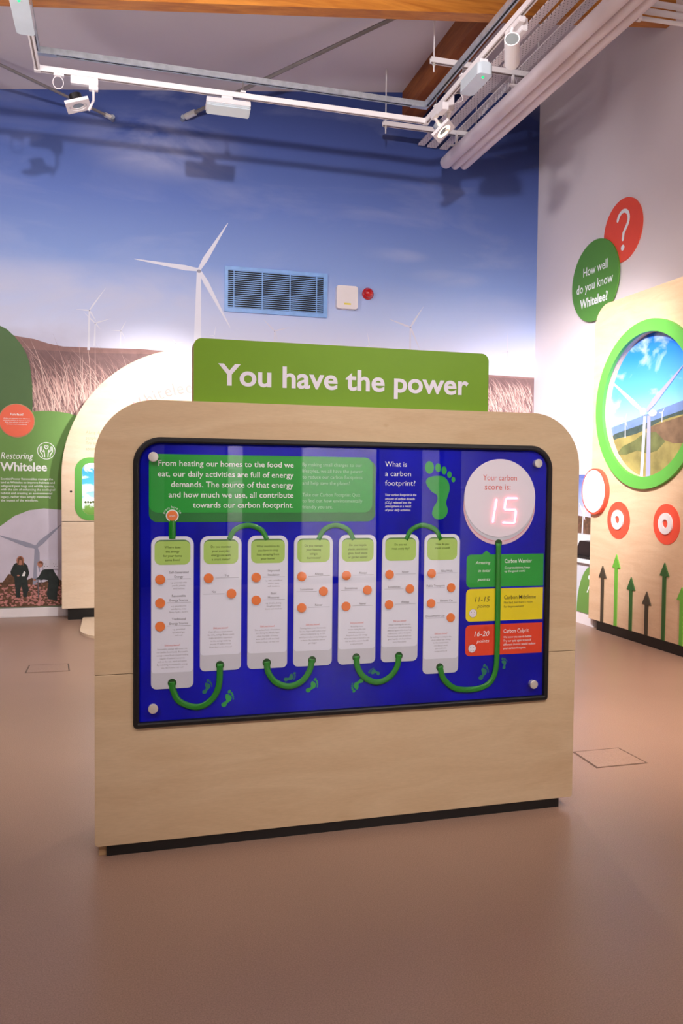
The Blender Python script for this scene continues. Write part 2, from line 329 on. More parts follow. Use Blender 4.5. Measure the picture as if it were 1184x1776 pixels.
# lettering ------------------------------------------------------------
_tc = {}
def text_geo(s, bold=0.0, shear=0.0, space=1.0, res=3):
    key = (s, bold, shear, space, res)
    if key not in _tc:
        c = bpy.data.curves.new('t', 'FONT'); c.body = s; c.size = 1; c.offset = bold; c.shear = shear; c.resolution_u = res; c.space_character = space
        o = bpy.data.objects.new('t', c); me = bpy.data.meshes.new_from_object(o)
        _tc[key] = ([v.co.copy() for v in me.vertices], [tuple(p.vertices) for p in me.polygons])
        bpy.data.objects.remove(o); bpy.data.curves.remove(c); bpy.data.meshes.remove(me)
    return _tc[key]
_H = max(v.y for v in text_geo('H')[0])
def put_text(bm, F, s, x, z, cap, o=.0004, align='l', fit=None, bold=0.0, shear=0.0, rot=0.0, res=2, space=1.0):
    vs, ps = text_geo(s, bold, shear, space, res)
    if not vs: return
    sy = cap / _H; x0 = min(v.x for v in vs); x1 = max(v.x for v in vs)
    sx = sy * .93 if fit is None else fit / (x1 - x0)
    wdt = (x1 - x0) * sx; off = {'l': 0, 'c': -wdt / 2, 'r': -wdt}[align]
    ca, sa = math.cos(rot), math.sin(rot); nv = []
    for v in vs:
        a = (v.x - x0) * sx + off; b = v.y * sy
        nv.append(bm.verts.new(F(x + a * ca - b * sa, z + a * sa + b * ca, o)))
    for p in ps:
        try: bm.faces.new([nv[i] for i in p])
        except ValueError: pass
def arc_text(bm, F, s, cx, cz, R, mid_deg, cap, o=.0004, space=1.0, bold=0.0, step=None):
    """letters set round a circle, reading clockwise over the top"""
    wd = []
    for ch in s:
        g = text_geo(ch, bold)[0]; wd.append(.28 if not g else max(v.x for v in g) - min(v.x for v in g) + .09)
    sy = cap / _H; tot = sum(wd) * sy * space; a = math.radians(mid_deg) + tot / 2 / R
    for ch, w_ in zip(s, wd):
        a -= w_ * sy * space / 2 / R
        if ch != ' ': put_text(bm, F, ch, cx + R * math.cos(a), cz + R * math.sin(a), cap, o, 'c', bold=bold, rot=a - math.pi / 2, res=3)
        a -= w_ * sy * space / 2 / R

# ------------------------------------------------------------------ room shell
XL, XR, YF, YB, ZT = -4.0, 4.355, -4.2, 7.935, 0.127
def quad_slab(bm, pts, n, t):
    n = Vector(n) * t
    a = [bm.verts.new(p) for p in pts]; b = [bm.verts.new(Vector(p) + n) for p in pts]
    bm.faces.new(a); bm.faces.new(b[::-1])
    for i in range(4):
        j = (i + 1) % 4; bm.faces.new((a[i], b[i], b[j], a[j]))
cz = lambda x: 4.877 + 0.127 * x
struct(solo('floor', 'floor', (0, 0, 0), quad_slab, [(XL - .1, YF - .1, 0), (XR + .1, YF - .1, 0), (XR + .1, YB + .1, 0), (XL - .1, YB + .1, 0)], (0, 0, -1), .1))
struct(solo('ceiling', 'ceil', (0, 0, 0), quad_slab, [(XL - .1, YF - .1, cz(XL - .1)), (XR + .1, YF - .1, cz(XR + .1)), (XR + .1, YB + .1, cz(XR + .1)), (XL - .1, YB + .1, cz(XL - .1))], (0, 0, 1), .1))
wall_back = struct(solo('wall_back', 'mural', (0, 0, 0), quad_slab, [(XL, YB, 0), (XR, YB, 0), (XR, YB, cz(XR)), (XL, YB, cz(XL))], (0, 1, 0), .1))
wall_right = struct(solo('wall_right', 'whitewall', (0, 0, 0), quad_slab, [(XR, YF, 0), (XR, YB + .1, 0), (XR, YB + .1, cz(XR)), (XR, YF, cz(XR))], (1, 0, 0), .1))
struct(solo('wall_left', 'grey', (0, 0, 0), quad_slab, [(XL, YF, 0), (XL, YB + .1, 0), (XL, YB + .1, cz(XL)), (XL, YF, cz(XL))], (-1, 0, 0), .1))
wall_front = struct(solo('wall_front', 'grey', (0, 0, 0), quad_slab, [(XL, YF, 0), (XR, YF, 0), (XR, YF, cz(XR)), (XL, YF, cz(XL))], (0, -1, 0), .1))
def bb(bm, *a): box(bm, *a)
struct(solo('baseboard_back', 'white', (0, YB, 0), bb, XL, YB - .014, 0, XR, YB, .088, .004))
struct(solo('baseboard_right', 'white', (XR, 0, 0), bb, XR - .014, YF, 0, XR, YB - .014, .088, .004))

# ---- printed landscape on the back wall (flat print, parts of the wall)
def hill(bm, px, zb):
    flat(bm, list(px) + [(px[-1][0], zb), (px[0][0], zb)], FW, .0008)
part('printed_hill', 'hill', wall_back, hill, [(-4.0, 2.66), (-1.6, 2.63), (-1.0, 2.60), (-0.8651, 2.5677), (-0.7178, 2.5500), (-0.5939, 2.5149), (-0.4688, 2.4954), (-0.3170, 2.4982), (-0.0604, 2.5011), (0.2009, 2.5095), (0.4672, 2.5017), (1.2, 2.46), (2.4, 2.44), (3.8287, 2.4265), (4.3465, 2.4184), (4.35, 2.43)], 1.75)
part('printed_moor', 'hill2', wall_back, lambda bm: flat(bm, [(-4, 2.5), (-1, 2.505), (-0.7182, 2.4559), (-0.2662, 2.4478), (0.3601, 2.4690), (1.2, 2.42), (4.35, 2.40), (4.35, 1.7), (-4, 1.7)], FW, .0014))
def blades(bm, n, x0, x1, zlo, zhi, hmin, hmax, lean, o, wmax=.010):
    for _ in range(n):
        x = random.uniform(x0, x1); z = random.uniform(zlo, zhi); h = random.uniform(hmin, hmax); l = random.gauss(lean, .28) * h; wd = random.uniform(.003, wmax)
        m = (x + l * .35, z + h * .55); t = (x + l, z + h)
        flat(bm, [(x - wd / 2, z), (x + wd / 2, z), (m[0] + wd / 2.4, m[1]), t, (m[0] - wd / 2.4, m[1])], FW, o + random.random() * .0006)
grass_cols = [('grass_print_dark', (122, 92, 92)), ('grass_print_mid', (176, 136, 132)), ('grass_print_light', (214, 176, 168)), ('grass_print_pale', (234, 204, 194))]
for i, (nm, c) in enumerate(grass_cols):
    M[nm] = mat(nm, c, .75, var=.08)
    def g(bm):
        blades(bm, (260, 420, 420, 300)[i], -1.3, 1.0, 1.62, 2.12 - .04 * i, .12, .34, -.25, .002 + i * .0012)
        blades(bm, (60, 60, 60, 70)[i], -1.1, .75, 1.9, 2.1, .26, .52, -.38, .002 + i * .0012, .007)
        blades(bm, (300, 400, 420, 300)[i], .95, 3.8, 1.62, 2.2 - .04 * i, .08, .26, -.3, .002 + i * .0012)
        blades(bm, (150, 190, 200, 120)[i], 3.75, 4.34, 1.9, 2.27, .05, .17, -.5, .002 + i * .0012, .008)
    o = part('printed_grass', nm, wall_back, g); o['kind'] = 'stuff'
def blade_poly(h, t, w0):
    h = Vector(h); t = Vector(t); d = t - h; n = Vector((-d.y, d.x)).normalized()
    return [tuple(h + n * w0 * .28), tuple(h + d * .22 + n * w0 * .55), tuple(t + n * w0 * .06), tuple(t - n * w0 * .06), tuple(h + d * .22 - n * w0 * .45), tuple(h - n * w0 * .28)]
def turbine(bm, F, hub, tips, foot, w0, tw, o=.002):
    for t in tips: flat(bm, blade_poly(hub, t, w0), F, o + .0006)
    flat(bm, [(hub[0] - tw * .35, hub[1]), (hub[0] + tw * .35, hub[1]), (foot[0] + tw * .6, foot[1]), (foot[0] - tw * .6, foot[1])], F, o)
    flat(bm, circ(hub[0], hub[1], w0 * .45, n=14), F, o + .001)
TURB = [((0.7633, 3.2900), [(1.0369, 3.7567), (0.1641, 3.3447), (1.0638, 2.7604)], (0.7492, 2.5329), .050, .060, 'turb_far'),
        ((-0.2398, 2.8417), [(-0.0932, 3.0586), (-0.3567, 2.8420), (-0.1786, 2.7395)], (-0.2482, 2.4753), .014, .020, 'turb_far'),
        ((-0.1889, 2.7256), [(-0.0497, 2.7768), (-0.2958, 2.8275), (-0.1427, 2.6726)], (-0.1969, 2.5152), .013, .014, 'turb_far'),
        ((0.0411, 2.6700), [(0.0907, 2.7668), (-0.0498, 2.6700), (0.0854, 2.5840)], (0.0358, 2.5116), .010, .012, 'turb_far'),
        ((0.5478, 2.5824), [(0.6290, 2.5977), (0.5154, 2.6188)], (0.5425, 2.5220), .008, .010, 'turb_far'),
        ((1.5008, 2.7526), [(1.3854, 2.8636), (1.6510, 2.7953), (1.5303, 2.6641)], (1.5019, 2.6062), .014, .014, 'turb'),
        ((0.9112, 2.6740), [(0.9247, 2.7631), (0.8587, 2.6710)], (0.9087, 2.6186), .008, .008, 'turb_far'),
        ((2.9200, 2.8738), [(3.0594, 3.0921), (2.6839, 2.9445), (3.0280, 2.6464)], (2.9206, 2.6112), .022, .018, 'turb'),
        ((2.4803, 2.6673), [(2.4573, 2.7910), (2.5636, 2.6630), (2.4285, 2.6383)], (2.4844, 2.5888), .008, .008, 'turb_far'),
        ((4.0225, 2.6800), [(4.0184, 2.8813), (3.9585, 2.6675), (4.0599, 2.6758)], (4.0277, 2.4231), .010, .010, 'turb'),
        ((3.9279, 2.5103), [(3.9402, 2.5720), (3.9014, 2.4908)], (3.9330, 2.4250), .006, .006, 'turb_far'),
        ((4.1248, 2.5011), [(4.1371, 2.5631), (4.0909, 2.4934)], (4.1332, 2.4277), .006, .006, 'turb_far')]
for hub, tips, foot, w0, tw, mm in TURB:
    t = part('printed_turbine', mm, wall_back, turbine, FW, hub, tips, foot, w0, tw, .0022)
    part('printed_nacelle', 'turb_grey', t, lambda bm: flat(bm, circ(hub[0], hub[1] - w0 * .25, w0 * .42, w0 * .32, n=12), FW, .0036))

# ---- green interpretation boards on the back wall
rb = thing('wall_board', 'large dark green rounded board at the far left of the landscape wall, behind the coral fact disc', 'board', (-1.3, 7.93, 1.7), 'green wall boards')
def shape_pts(): return [(-1.9, 1.3), (-.745, 1.3), (-0.7379, 1.9628), (-0.7396, 2.1201), (-0.7490, 2.2244), (-0.7632, 2.3388), (-0.7923, 2.4208), (-0.8312, 2.4916), (-0.8847, 2.5614), (-0.9524, 2.6248), (-1.0104, 2.6524), (-1.25, 2.72), (-1.55, 2.72), (-1.9, 2.5)]
part('board', 'leaf_dark', rb, lambda bm: prism(bm, shape_pts(), FW, .004, .010))
lb = thing('wall_board', 'mid green board with white Restoring heading and countryside photo, left of the plywood arch', 'board', (-.8, 7.92, .1), 'green wall boards')
top = circ(-.60, 1.17, .80, .73, n=40, a0=0, a1=180)
part('board', 'leaf', lb, lambda bm: prism(bm, [(.2, .095)] + top + [(-1.4, .6), (-1.9, .4), (-1.9, .095)], FW, .0105, .016))
photo_top = [(-1.0217, 0.8395), (-0.8986, 0.9338), (-0.7713, 0.9865), (-0.6451, 1.0041), (-0.4941, 0.9918)]
ph = part('photo_print', 'pale_sky', lb, lambda bm: flat(bm, [(-1.9, .098), (-1.9, .5), (-1.3, .72)] + photo_top + [(-.3, .93), (.0, .8), (.15, .6), (.15, .098)], FW, .0165))
gp = []
for k in range(41):
    x = -1.9 + k * .05; gp.append((x, .335 + .03 * math.sin(k * 1.7) + .018 * math.sin(k * 4.1) + (.035 if -1.0 < x < -.8 else 0)))
part('printed_heath', 'heather2', ph, lambda bm: flat(bm, gp + [(.1, .099), (-1.9, .099)], FW, .0170))
def hea(bm):
    for _ in range(700):
        x = random.uniform(-1.5, .1); z = random.uniform(.11, .31); r = random.uniform(.006, .018)
        flat(bm, [(x + r * math.cos(a), z + r * .6 * math.sin(a)) for a in (0, 1.3, 2.6, 3.9, 5.2)], FW, .0173 + random.random() * .0005)
M['heather_pink'] = mat('heather_pink_print', (188, 128, 122), .75, var=.3, scale=30)
o = part('printed_heather', 'heather_pink', ph, hea); o['kind'] = 'stuff'
part('printed_turbine', 'turb_grey', ph, lambda bm: turbine(bm, FW, (-0.7142, 0.6461), [(-1.0417, 0.7633), (-0.4946, 0.8526), (-0.6827, 0.4160)], (-0.7258, 0.2993), .045, .030, .0176))
def person_a(bm):
    flat(bm, [(-0.9061, 0.4896), (-0.8862, 0.5051), (-0.8120, 0.5038), (-0.7873, 0.4768), (-0.7727, 0.4072), (-0.7828, 0.3754), (-0.7929, 0.3597), (-0.7832, 0.2901), (-0.7760, 0.2472), (-0.7885, 0.2315), (-0.7937, 0.1889), (-0.8235, 0.1898), (-0.8283, 0.2273), (-0.8403, 0.3022), (-0.8505, 0.2545), (-0.8533, 0.1853), (-0.8855, 0.1863), (-0.8972, 0.3142), (-0.9018, 0.3728), (-0.9312, 0.3999), (-0.9335, 0.4265)], FW, .0182)
part('printed_figure', 'coat_print', ph, person_a)
part('printed_figure', 'coat_print', ph, lambda bm: flat(bm, [(-0.7181, 0.3526), (-0.6879, 0.3787), (-0.6626, 0.4316), (-0.6274, 0.4443), (-0.5669, 0.4431), (-0.5468, 0.4024), (-0.5166, 0.3533), (-0.5117, 0.3048), (-0.5272, 0.2405), (-0.5326, 0.1436), (-0.5579, 0.1552), (-0.6084, 0.1621), (-0.6233, 0.2109), (-0.6078, 0.3071), (-0.6127, 0.3394), (-0.6479, 0.3456), (-0.6730, 0.3409)], FW, .0182))
def heads(bm):
    flat(bm, circ(*(-0.8490, 0.5257), .034, .042, n=16), FW, .0186); flat(bm, circ(*(-0.6774, 0.4907), .026, .030, n=16), FW, .0186)
    flat(bm, circ(*(-0.7256, 0.3474), .013, .010, n=10), FW, .0186); flat(bm, circ(*(-0.8671, 0.3879), .012, .008, n=10), FW, .0186)
part('printed_skin', 'skin', ph, heads)
part('printed_hair', 'hair_print', ph, lambda bm: (flat(bm, [(-0.8714, 0.5155), (-0.8687, 0.5473), (-0.8489, 0.5629), (-0.8291, 0.5466), (-0.8244, 0.5093), (-0.8171, 0.4773), (-0.8344, 0.4883), (-0.8367, 0.5255), (-0.8564, 0.5338), (-0.8616, 0.4994), (-0.8765, 0.4784)], FW, .0188), flat(bm, [(-0.6949, 0.5017), (-0.6873, 0.5123), (-0.6673, 0.5173), (-0.6548, 0.5010), (-0.6549, 0.4743), (-0.6674, 0.4959)], FW, .0188)))
part('printed_notepad', 'txt_white', ph, lambda bm: flat(bm, [(-0.8374, 0.3820), (-0.8173, 0.4294), (-0.8025, 0.4132), (-0.8126, 0.3814)], FW, .0188))
def tripod(bm):
    for a, b in (((-0.6981, 0.3468), (-0.6938, 0.1807)), ((-0.7231, 0.3500), (-0.6680, 0.3488)), ((-0.6730, 0.3516), (-0.6707, 0.3087))):
        d = Vector(b) - Vector(a); n = Vector((-d.y, d.x)).normalized() * .004
        flat(bm, [(a[0] + n.x, a[1] + n.y), (b[0] + n.x, b[1] + n.y), (b[0] - n.x, b[1] - n.y), (a[0] - n.x, a[1] - n.y)], FW, .0190)
part('printed_tripod', 'txt_grey', ph, tripod)
def restoring(bm):
    put_text(bm, FW, 'Restoring', *(-1.0106, 1.4556), .058, .0165, fit=.278, shear=.25)
    put_text(bm, FW, 'Whitelee', *(-1.0161, 1.3483), .074, .0165, fit=.402, bold=.025)
    for k, s in enumerate(('ScottishPower Renewables manage the', 'land at Whitelee to improve habitats and', 'safeguard peat bogs and wildlife species,', 'with the aim of enhancing the ecological', 'habitat and creating an environmental', 'legacy, rather than simply minimising', 'the impact of the windfarm.')):
        x, z = (-1.0117, 1.2646); fits = (.448, .463, .460, .465, .440, .428, .318)
        put_text(bm, FW, s, x, z - k * .0327, .0195, .0165, fit=fits[k], bold=.01)
part('lettering', 'txt_white', lb, restoring)
def hands_icon(bm):
    c = (-0.6204, 1.5336)
    ring(bm, circ(*c, .079, n=36), circ(*c, .073, n=36), FW, .0162, .0170)
    def stroke(pts, w=.0038):
        pts = [(hx + (a - hx) * .86, hz + (b - hz) * .86) for a, b in pts]
        for a, b in zip(pts, pts[1:]):
            a = Vector(a); b = Vector(b); d = b - a; n = Vector((-d.y, d.x)).normalized() * w
            flat(bm, [tuple(a + n), tuple(b + n), tuple(b - n), tuple(a - n)], FW, .0168)
    hx, hz = c[0], c[1] + .032
    stroke([(hx, hz - .020), (hx - .020, hz + .002), (hx - .018, hz + .016), (hx - .008, hz + .018), (hx, hz + .009), (hx + .008, hz + .018), (hx + .018, hz + .016), (hx + .020, hz + .002), (hx, hz - .020)])
    for s in (-1, 1):
        stroke([(hx + s * .060, hz + .006), (hx + s * .062, hz - .045), (hx + s * .040, hz - .078), (hx + s * .036, hz - .105)])
        stroke([(hx + s * .046, hz + .008), (hx + s * .048, hz - .034), (hx + s * .026, hz - .050), (hx + s * .018, hz - .043), (hx + s * .030, hz - .026)])
        stroke([(hx + s * .060, hz + .006), (hx + s * .046, hz + .008)]); stroke([(hx + s * .020, hz - .050), (hx + s * .016, hz - .105)])
part('hands_emblem', 'txt_white', lb, hands_icon)
fd = thing('fact_disc', 'round coral Fun fact! disc on the dark green board at the left edge', 'sign', (-.87, 7.91, 1.65))
part('backing', 'ply_edge', fd, lambda bm: prism(bm, circ(-.872, 1.803, .154, n=48), FW, .010, .020))
part('face', 'coral2', fd, lambda bm: prism(bm, circ(-.872, 1.803, .147, n=48), FW, .020, .024))
def fdt(bm):
    put_text(bm, FW, 'Fun fact!', -.872, 1.850, .020, .0245, 'c', fit=.112, bold=.02)
    for k, s in enumerate(('Active at present over 20 times', 'as much carbon is stored in peat', 'than the whole of the UK’s', 'forests and woodlands')):
        put_text(bm, FW, s, -.872, 1.818 - k * .0175, .0090, .0245, 'c', fit=(.225, .232, .205, .175)[k], bold=.01)
part('lettering', 'txt_white', fd, fdt)
# socket plate
sk = thing('socket_plate', 'double socket plate over the printed photo on the back wall', 'socket', (-.6, 7.91, .43))
part('plate', 'socket_white', sk, lambda bm: prism(bm, rr(*(-0.6525, 0.4421), *(-0.5058, 0.5307), .006, 3), FW, .0192, .030, .002))
def skh(bm):
    a = (-0.6272, 0.4845); b = (-0.5415, 0.4829)
    for c in (a, b):
        for dx, dz in ((-.012, -.014), (.012, -.014), (0, .006), (-.018, .01)): flat(bm, circ(c[0] + dx, c[1] + dz, .0035, n=8), FW, .0304)
part('socket_holes', 'dark', sk, skh)

# ---- vent, alarm box, red sounder
vt = thing('air_vent', 'pale blue louvred air vent on the back wall above the kiosk', 'vent', (1.52, 7.93, 2.93))
VX0, VX1, VZ0, VZ1 = 1.007, 2.030, 2.911, 3.346
part('frame', 'vent', vt, lambda bm: ring(bm, rr(VX0, VZ0, VX1, VZ1, .006, 2), rr(1.040, 2.950, 1.990, 3.312, .004, 2), FW, .0, .022))
part('backing', 'dark', vt, lambda bm: prism(bm, rr(1.02, 2.93, 2.01, 3.33, .004, 2), FW, .0008, .004))
for k in range(19):
    z = 2.9535 + k * .01945
    def sl(bm):
        a = FW(1.040, z + .0025, .006); 
        vs = [bm.verts.new(FW(x, zz, oo)) for x, zz, oo in ((1.04, z, .019), (1.99, z, .019), (1.99, z + .0068, .019), (1.04, z + .0068, .019), (1.04, z + .003, .008), (1.99, z + .003, .008), (1.99, z + .009, .008), (1.04, z + .009, .008))]
        for q in ((0, 1, 2, 3), (7, 6, 5, 4), (0, 4, 5, 1), (2, 6, 7, 3), (0, 3, 7, 4), (1, 5, 6, 2)): bm.faces.new([vs[i] for i in q])
    part('slat', 'vent', vt, sl)
for x in (1.097, 1.374, 1.650, 1.920):
    part('mullion', 'vent', vt, lambda bm: prism(bm, rr(x - .0045, 2.945, x + .0045, 3.318, .001, 1), FW, .012, .0205))
al = thing('alarm_box', 'white rounded alarm box with a yellow label, between the vent and the red sounder', 'alarm', (2.23, 7.93, 3.0))
part('casing', 'white', al, lambda bm: prism(bm, rr(2.118, 3.008, 2.338, 3.236, .022, 5), FW, .0, .055, .007))
part('label', 'yellow_lab', al, lambda bm: prism(bm, rr(2.195, 3.047, 2.265, 3.064, .003, 2), FW, .055, .0558), )
rs = thing('fire_sounder', 'red domed fire sounder on the back wall right of the alarm box', 'alarm', (2.46, 7.93, 3.12))
def dome(bm, cx, czz, prof):
    rings = []
    for r, o in prof: rings.append([bm.verts.new(FW(cx + r * math.cos(2 * math.pi * k / 24), czz + r * math.sin(2 * math.pi * k / 24), o)) for k in range(24)])
    for a, b in zip(rings, rings[1:]):
        for k in range(24): bm.faces.new((a[k], a[(k + 1) % 24], b[(k + 1) % 24], b[k]))
    bm.faces.new(rings[0][::-1]); bm.faces.new(rings[-1])
part('base', 'alarm_red', rs, dome, 2.455, 3.180, [(.058, 0), (.060, .004), (.060, .020), (.054, .026)], smooth=True)
part('dome', 'alarm_red', rs, dome, 2.455, 3.180, [(.047, .026), (.048, .045), (.042, .060), (.028, .071), (.010, .076), (.002, .0765)], smooth=True)

# ---- plywood arch cabinet
ar = thing('arch_cabinet', 'tall plywood arch cabinet with green-framed screen, behind the kiosk on its left', 'cabinet', (.7, 7.8, 0))
AC = (.725, 1.3)
up = [(-.475, .897)] + [(AC[0] + 1.2 * math.cos(math.radians(a)), AC[1] + 1.2 * math.sin(math.radians(a))) for a in range(180, -1, -4)] + [(1.925, .897)]
part('upper_panel', 'ply_arch', ar, lambda bm: prism(bm, up, FA, -.25, 0, .002))
part('lower_panel', 'ply_arch', ar, lambda bm: prism(bm, rr(-.475, .105, 1.925, .893, .004, 2), FA, -.25, 0, .002))
part('plinth', 'plinth', ar, lambda bm: prism(bm, rr(-.425, 0.0, 1.875, .104, .002, 1), FA, -.24, -.025))
gf = part('screen_frame', 'ring_green', ar, lambda bm: ring(bm, rr(-.361, .905, .62, 1.475, .125, 10), rr(-.300, .955, .56, 1.425, .075, 10), FA, 0.0, .006))
M['screen_sky'] = sky_print('screen_picture', [(0, (96, 138, 58)), (.22, (120, 160, 80)), (.26, (60, 90, 90)), (.30, (170, 210, 240)), (.6, (80, 176, 246)), (1, (46, 140, 236))], .955, 1.425, .95, 5.2, (244, 250, 255), False, (6, 1, 9), .50, .60)
_b = M['screen_sky'].node_tree.nodes['Principled BSDF']; _nt = M['screen_sky'].node_tree
_nt.links.new(_b.inputs['Base Color'].links[0].from_socket, _b.inputs['Emission Color']); _b.inputs['Emission Strength'].default_value = .5
bm = bmesh.new(); prism(bm, rr(-.298, .957, .558, 1.423, .073, 10), FA, 0.0, .002)
sc = link_mesh('screen', bm, 'screen_sky', ar, loc=(0, 0, 0)); sc['_b'] = (0, 0, 0); sc.location = -parent_base(ar)
def scb(bm):
    for k in range(5): flat(bm, circ(-.27 + k * .022, 1.07 + .006 * math.sin(k * 3), .011, n=8), FA, .0024)
part('screen_trees', 'txt_green', ar, scb)
part('screen_turbine', 'txt_white', ar, lambda bm: turbine(bm, FA, (-.25, 1.12), [(-.235, 1.15), (-.285, 1.13), (-.245, 1.085)], (-.25, 1.06), .006, .004, .0026))
part('lock', 'dark', ar, lambda bm: prism(bm, circ(-.394, 1.165, .010, n=14), FA, 0, .003))
part('lettering', 'tan_txt', ar, lambda bm: [put_text(bm, FA, s, (-0.2653, 5.5046)[0], z, .026, .0006, res=2) for s, z in (('Along the way, you’ll see', (-0.2743, 1.6881)[1]), ('people and wildlife', (-0.2744, 1.6389)[1]), ('Try and find out', (-0.2745, 1.5922)[1]), ('about them all', (-0.2747, 1.5403)[1]))])
M['ghost_txt'] = mat('ink_pale_grey', (206, 192, 196), .6)
part('lettering', 'ghost_txt', ar, lambda bm: arc_text(bm, FA, 'Take a ride', AC[0], AC[1], .985, 113.5, .108, .0006, 1.0))
part('lettering', 'pink_txt', ar, lambda bm: arc_text(bm, FA, 'Whitelee', AC[0], AC[1], .79, 114.5, .108, .0006, 1.0))
pad = solo('plywood_base', 'ply_arch', (.3, 7.0, 0), lambda bm: [prism(bm, [(x, y) for x, y in rr(-.295, 6.62, 1.5, 7.68, (.02, .02, .45, .45), 12)], lambda s, z, o: Vector((s, z, o)), 0.0, .022, .003)])
tag(pad, 'low rounded plywood base board on the floor in front of the arch', 'base')

# ---- floor boxes
def fbox(name, label, pts):
    c = Vector((sum(p[0] for p in pts) / 4, sum(p[1] for p in pts) / 4))
    t = thing(name, label, 'floor box', (c.x, c.y, 0), 'floor boxes')
    FF = lambda s, z, o: Vector((s, z, o))
    inner = [tuple(c + (Vector(p) - c) * .955) for p in pts]; inn2 = [tuple(c + (Vector(p) - c) * .93) for p in pts]
    part('rim', 'fb_rim', t, lambda bm: ring(bm, pts, inner, FF, 0.0, .0016))
    part('gap', 'dark', t, lambda bm: prism(bm, inner, FF, .0, .0004))
    part('lid', 'floor', t, lambda bm: prism(bm, inn2, FF, .0, .0020))
M['fb_rim'] = mat('floor_box_rim', (112, 90, 76), .5)
fbox('floor_box', 'square floor box lid in the vinyl floor right of the kiosk', [(2.112, 3.41), (2.368, 3.41), (2.372, 3.187), (2.100, 3.187)])
fbox('floor_box', 'square floor box lid in the vinyl floor left of the kiosk', [(-.582, 5.90), (-.318, 5.885), (-.300, 5.66), (-.585, 5.66)])

# ================================================================== the kiosk
kk = thing('quiz_kiosk', 'freestanding plywood kiosk with blue carbon footprint quiz panel and green header sign', 'kiosk', (.843, 2.98, 0))
BX0, BX1 = -.072, 1.756
part('upper_body', 'ply', kk, lambda bm: prism(bm, rr(BX0, .6315, BX1, 1.563, (.205, .205, .002, .002), 14), FK, -.30, 0, .003))
part('lower_body', 'ply', kk, lambda bm: prism(bm, rr(BX0, .040, BX1, .629, (.002, .002, .012, .012), 4), FK, -.30, 0, .003))
part('plinth', 'plinth', kk, lambda bm: prism(bm, rr(-.034, 0.0, 1.703, .0395, .001, 1), FK, -.28, -.012))
part('plinth_return', 'ply_edge', kk, lambda bm: prism(bm, rr(-.060, 0.0, -.0345, .0395, .001, 1), FK, -.27, -.022))
# black surround: raised moulded ring
def surround(bm):
    A = rr(.054, .4405, 1.633, 1.4375, (.092, .092, .014, .014), 12)
    def inset(d): return rr(.054 + d, .4405 + d, 1.633 - d, 1.4375 - d, (max(.092 - d, .01), max(.092 - d, .01), max(.014 - d, .003), max(.014 - d, .003)), 12)
    prof = [(0, 0), (.0005, .010), (.004, .014), (.014, .015), (.019, .013), (.021, .009), (.0215, 0)]
    loops = [[bm.verts.new(FK(x, z, o)) for x, z in inset(d)] for d, o in prof]
    for a, b in zip(loops, loops[1:]):
        n = len(a)
        for k in range(n): bm.faces.new((a[k], a[(k + 1) % n], b[(k + 1) % n], b[k]))
part('surround', 'black', kk, surround, smooth=False)
gpn = part('graphic_panel', 'blue', kk, lambda bm: prism(bm, rr(.0752, .4617, 1.6118, 1.4163, (.07, .07, .003, .003), 10), FK, .0, .0015))
part('acrylic_cover', 'acrylic', kk, lambda bm: prism(bm, rr(.080, .466, 1.607, 1.4115, (.066, .066, .003, .003), 10), FK, .0112, .0142))
# header sign
sg = part('header_sign', 'sign_green', kk, lambda bm: prism(bm, rr(.2585, 1.5635, 1.3735, 1.7845, (.028, .028, .001, .001), 8), FS, -.062, 0, .0012))
part('lettering', 'pale_text', sg, lambda bm: put_text(bm, FS, 'You have the power', .3425, 1.6265, .0715, .0012, fit=.948, bold=.022, res=6))
part('sign_edge', 'ply_edge', sg, lambda bm: ring(bm, rr(.2575, 1.5635, 1.3745, 1.7855, (.029, .029, .001, .001), 8), rr(.2586, 1.5635, 1.3734, 1.7844, (.028, .028, .001, .001), 8), FS, -.063, -.003))
# printed green text box
part('text_box', 'print_green_dk', gpn, lambda bm: flat(bm, rr(.106, 1.147, .914, 1.370, (.03, .03, .03, .03)), FK, .0018))
part('text_box', 'print_green', gpn, lambda bm: flat(bm, rr(.106, 1.180, .902, 1.380, (.03, .03, .03, .03)), FK, .0022))
def big_txt(bm):
    rows = [('From heating our homes to the food we', 810.5, 274), ('eat, our daily activities are full of energy', 828.5, 273.5), ('demands. The source of that energy', 846.5, 296), ('and how much we use, all contribute', 864, 292), ('towards our carbon footprint.', 881.5, 334.5)]
    zz = [(0.3833, 1.3398)[1], (0.3834, 1.3037)[1], (0.3836, 1.2680)[1], (0.3838, 1.2324)[1], (0.3839, 1.1972)[1]]
    xl = [(0.1373, 1.3354)[0], (0.1354, 1.3001)[0], (0.1797, 1.2671)[0], (0.1720, 1.2316)[0], (0.2538, 1.1961)[0]]; xr = (0.6072, 1.2702)[0]
    for (s, _, _), z, a in zip(rows, zz, xl): put_text(bm, FK, s, a, z, .0192, .0026, fit=xr - a, bold=.008)
part('lettering', 'txt_white', gpn, big_txt)
M['txt_soft'] = mat('ink_soft_green', (150, 214, 160), .5, var=.01)
def para(bm):
    for s, (x, z) in (('By making small changes to our', (0.6391, 1.3454)), ('lifestyles, we all have the power', (0.6393, 1.3228)), ('to reduce our carbon footprints', (0.6395, 1.3013)), ('and help save the planet!', (0.6397, 1.2797)), ('Take our Carbon Footprint Quiz', (0.6401, 1.2375)), ('to find out how environmentally', (0.6402, 1.2159)), ('friendly you are.', (0.6404, 1.1942))):
        put_text(bm, FK, s, x, z, .0125, .0026, fit={'B': .222, 'l': .225, 't': .224, 'a': .176, 'T': .215, 'f': .112}[s[0]])
part('lettering', 'txt_soft', gpn, para)
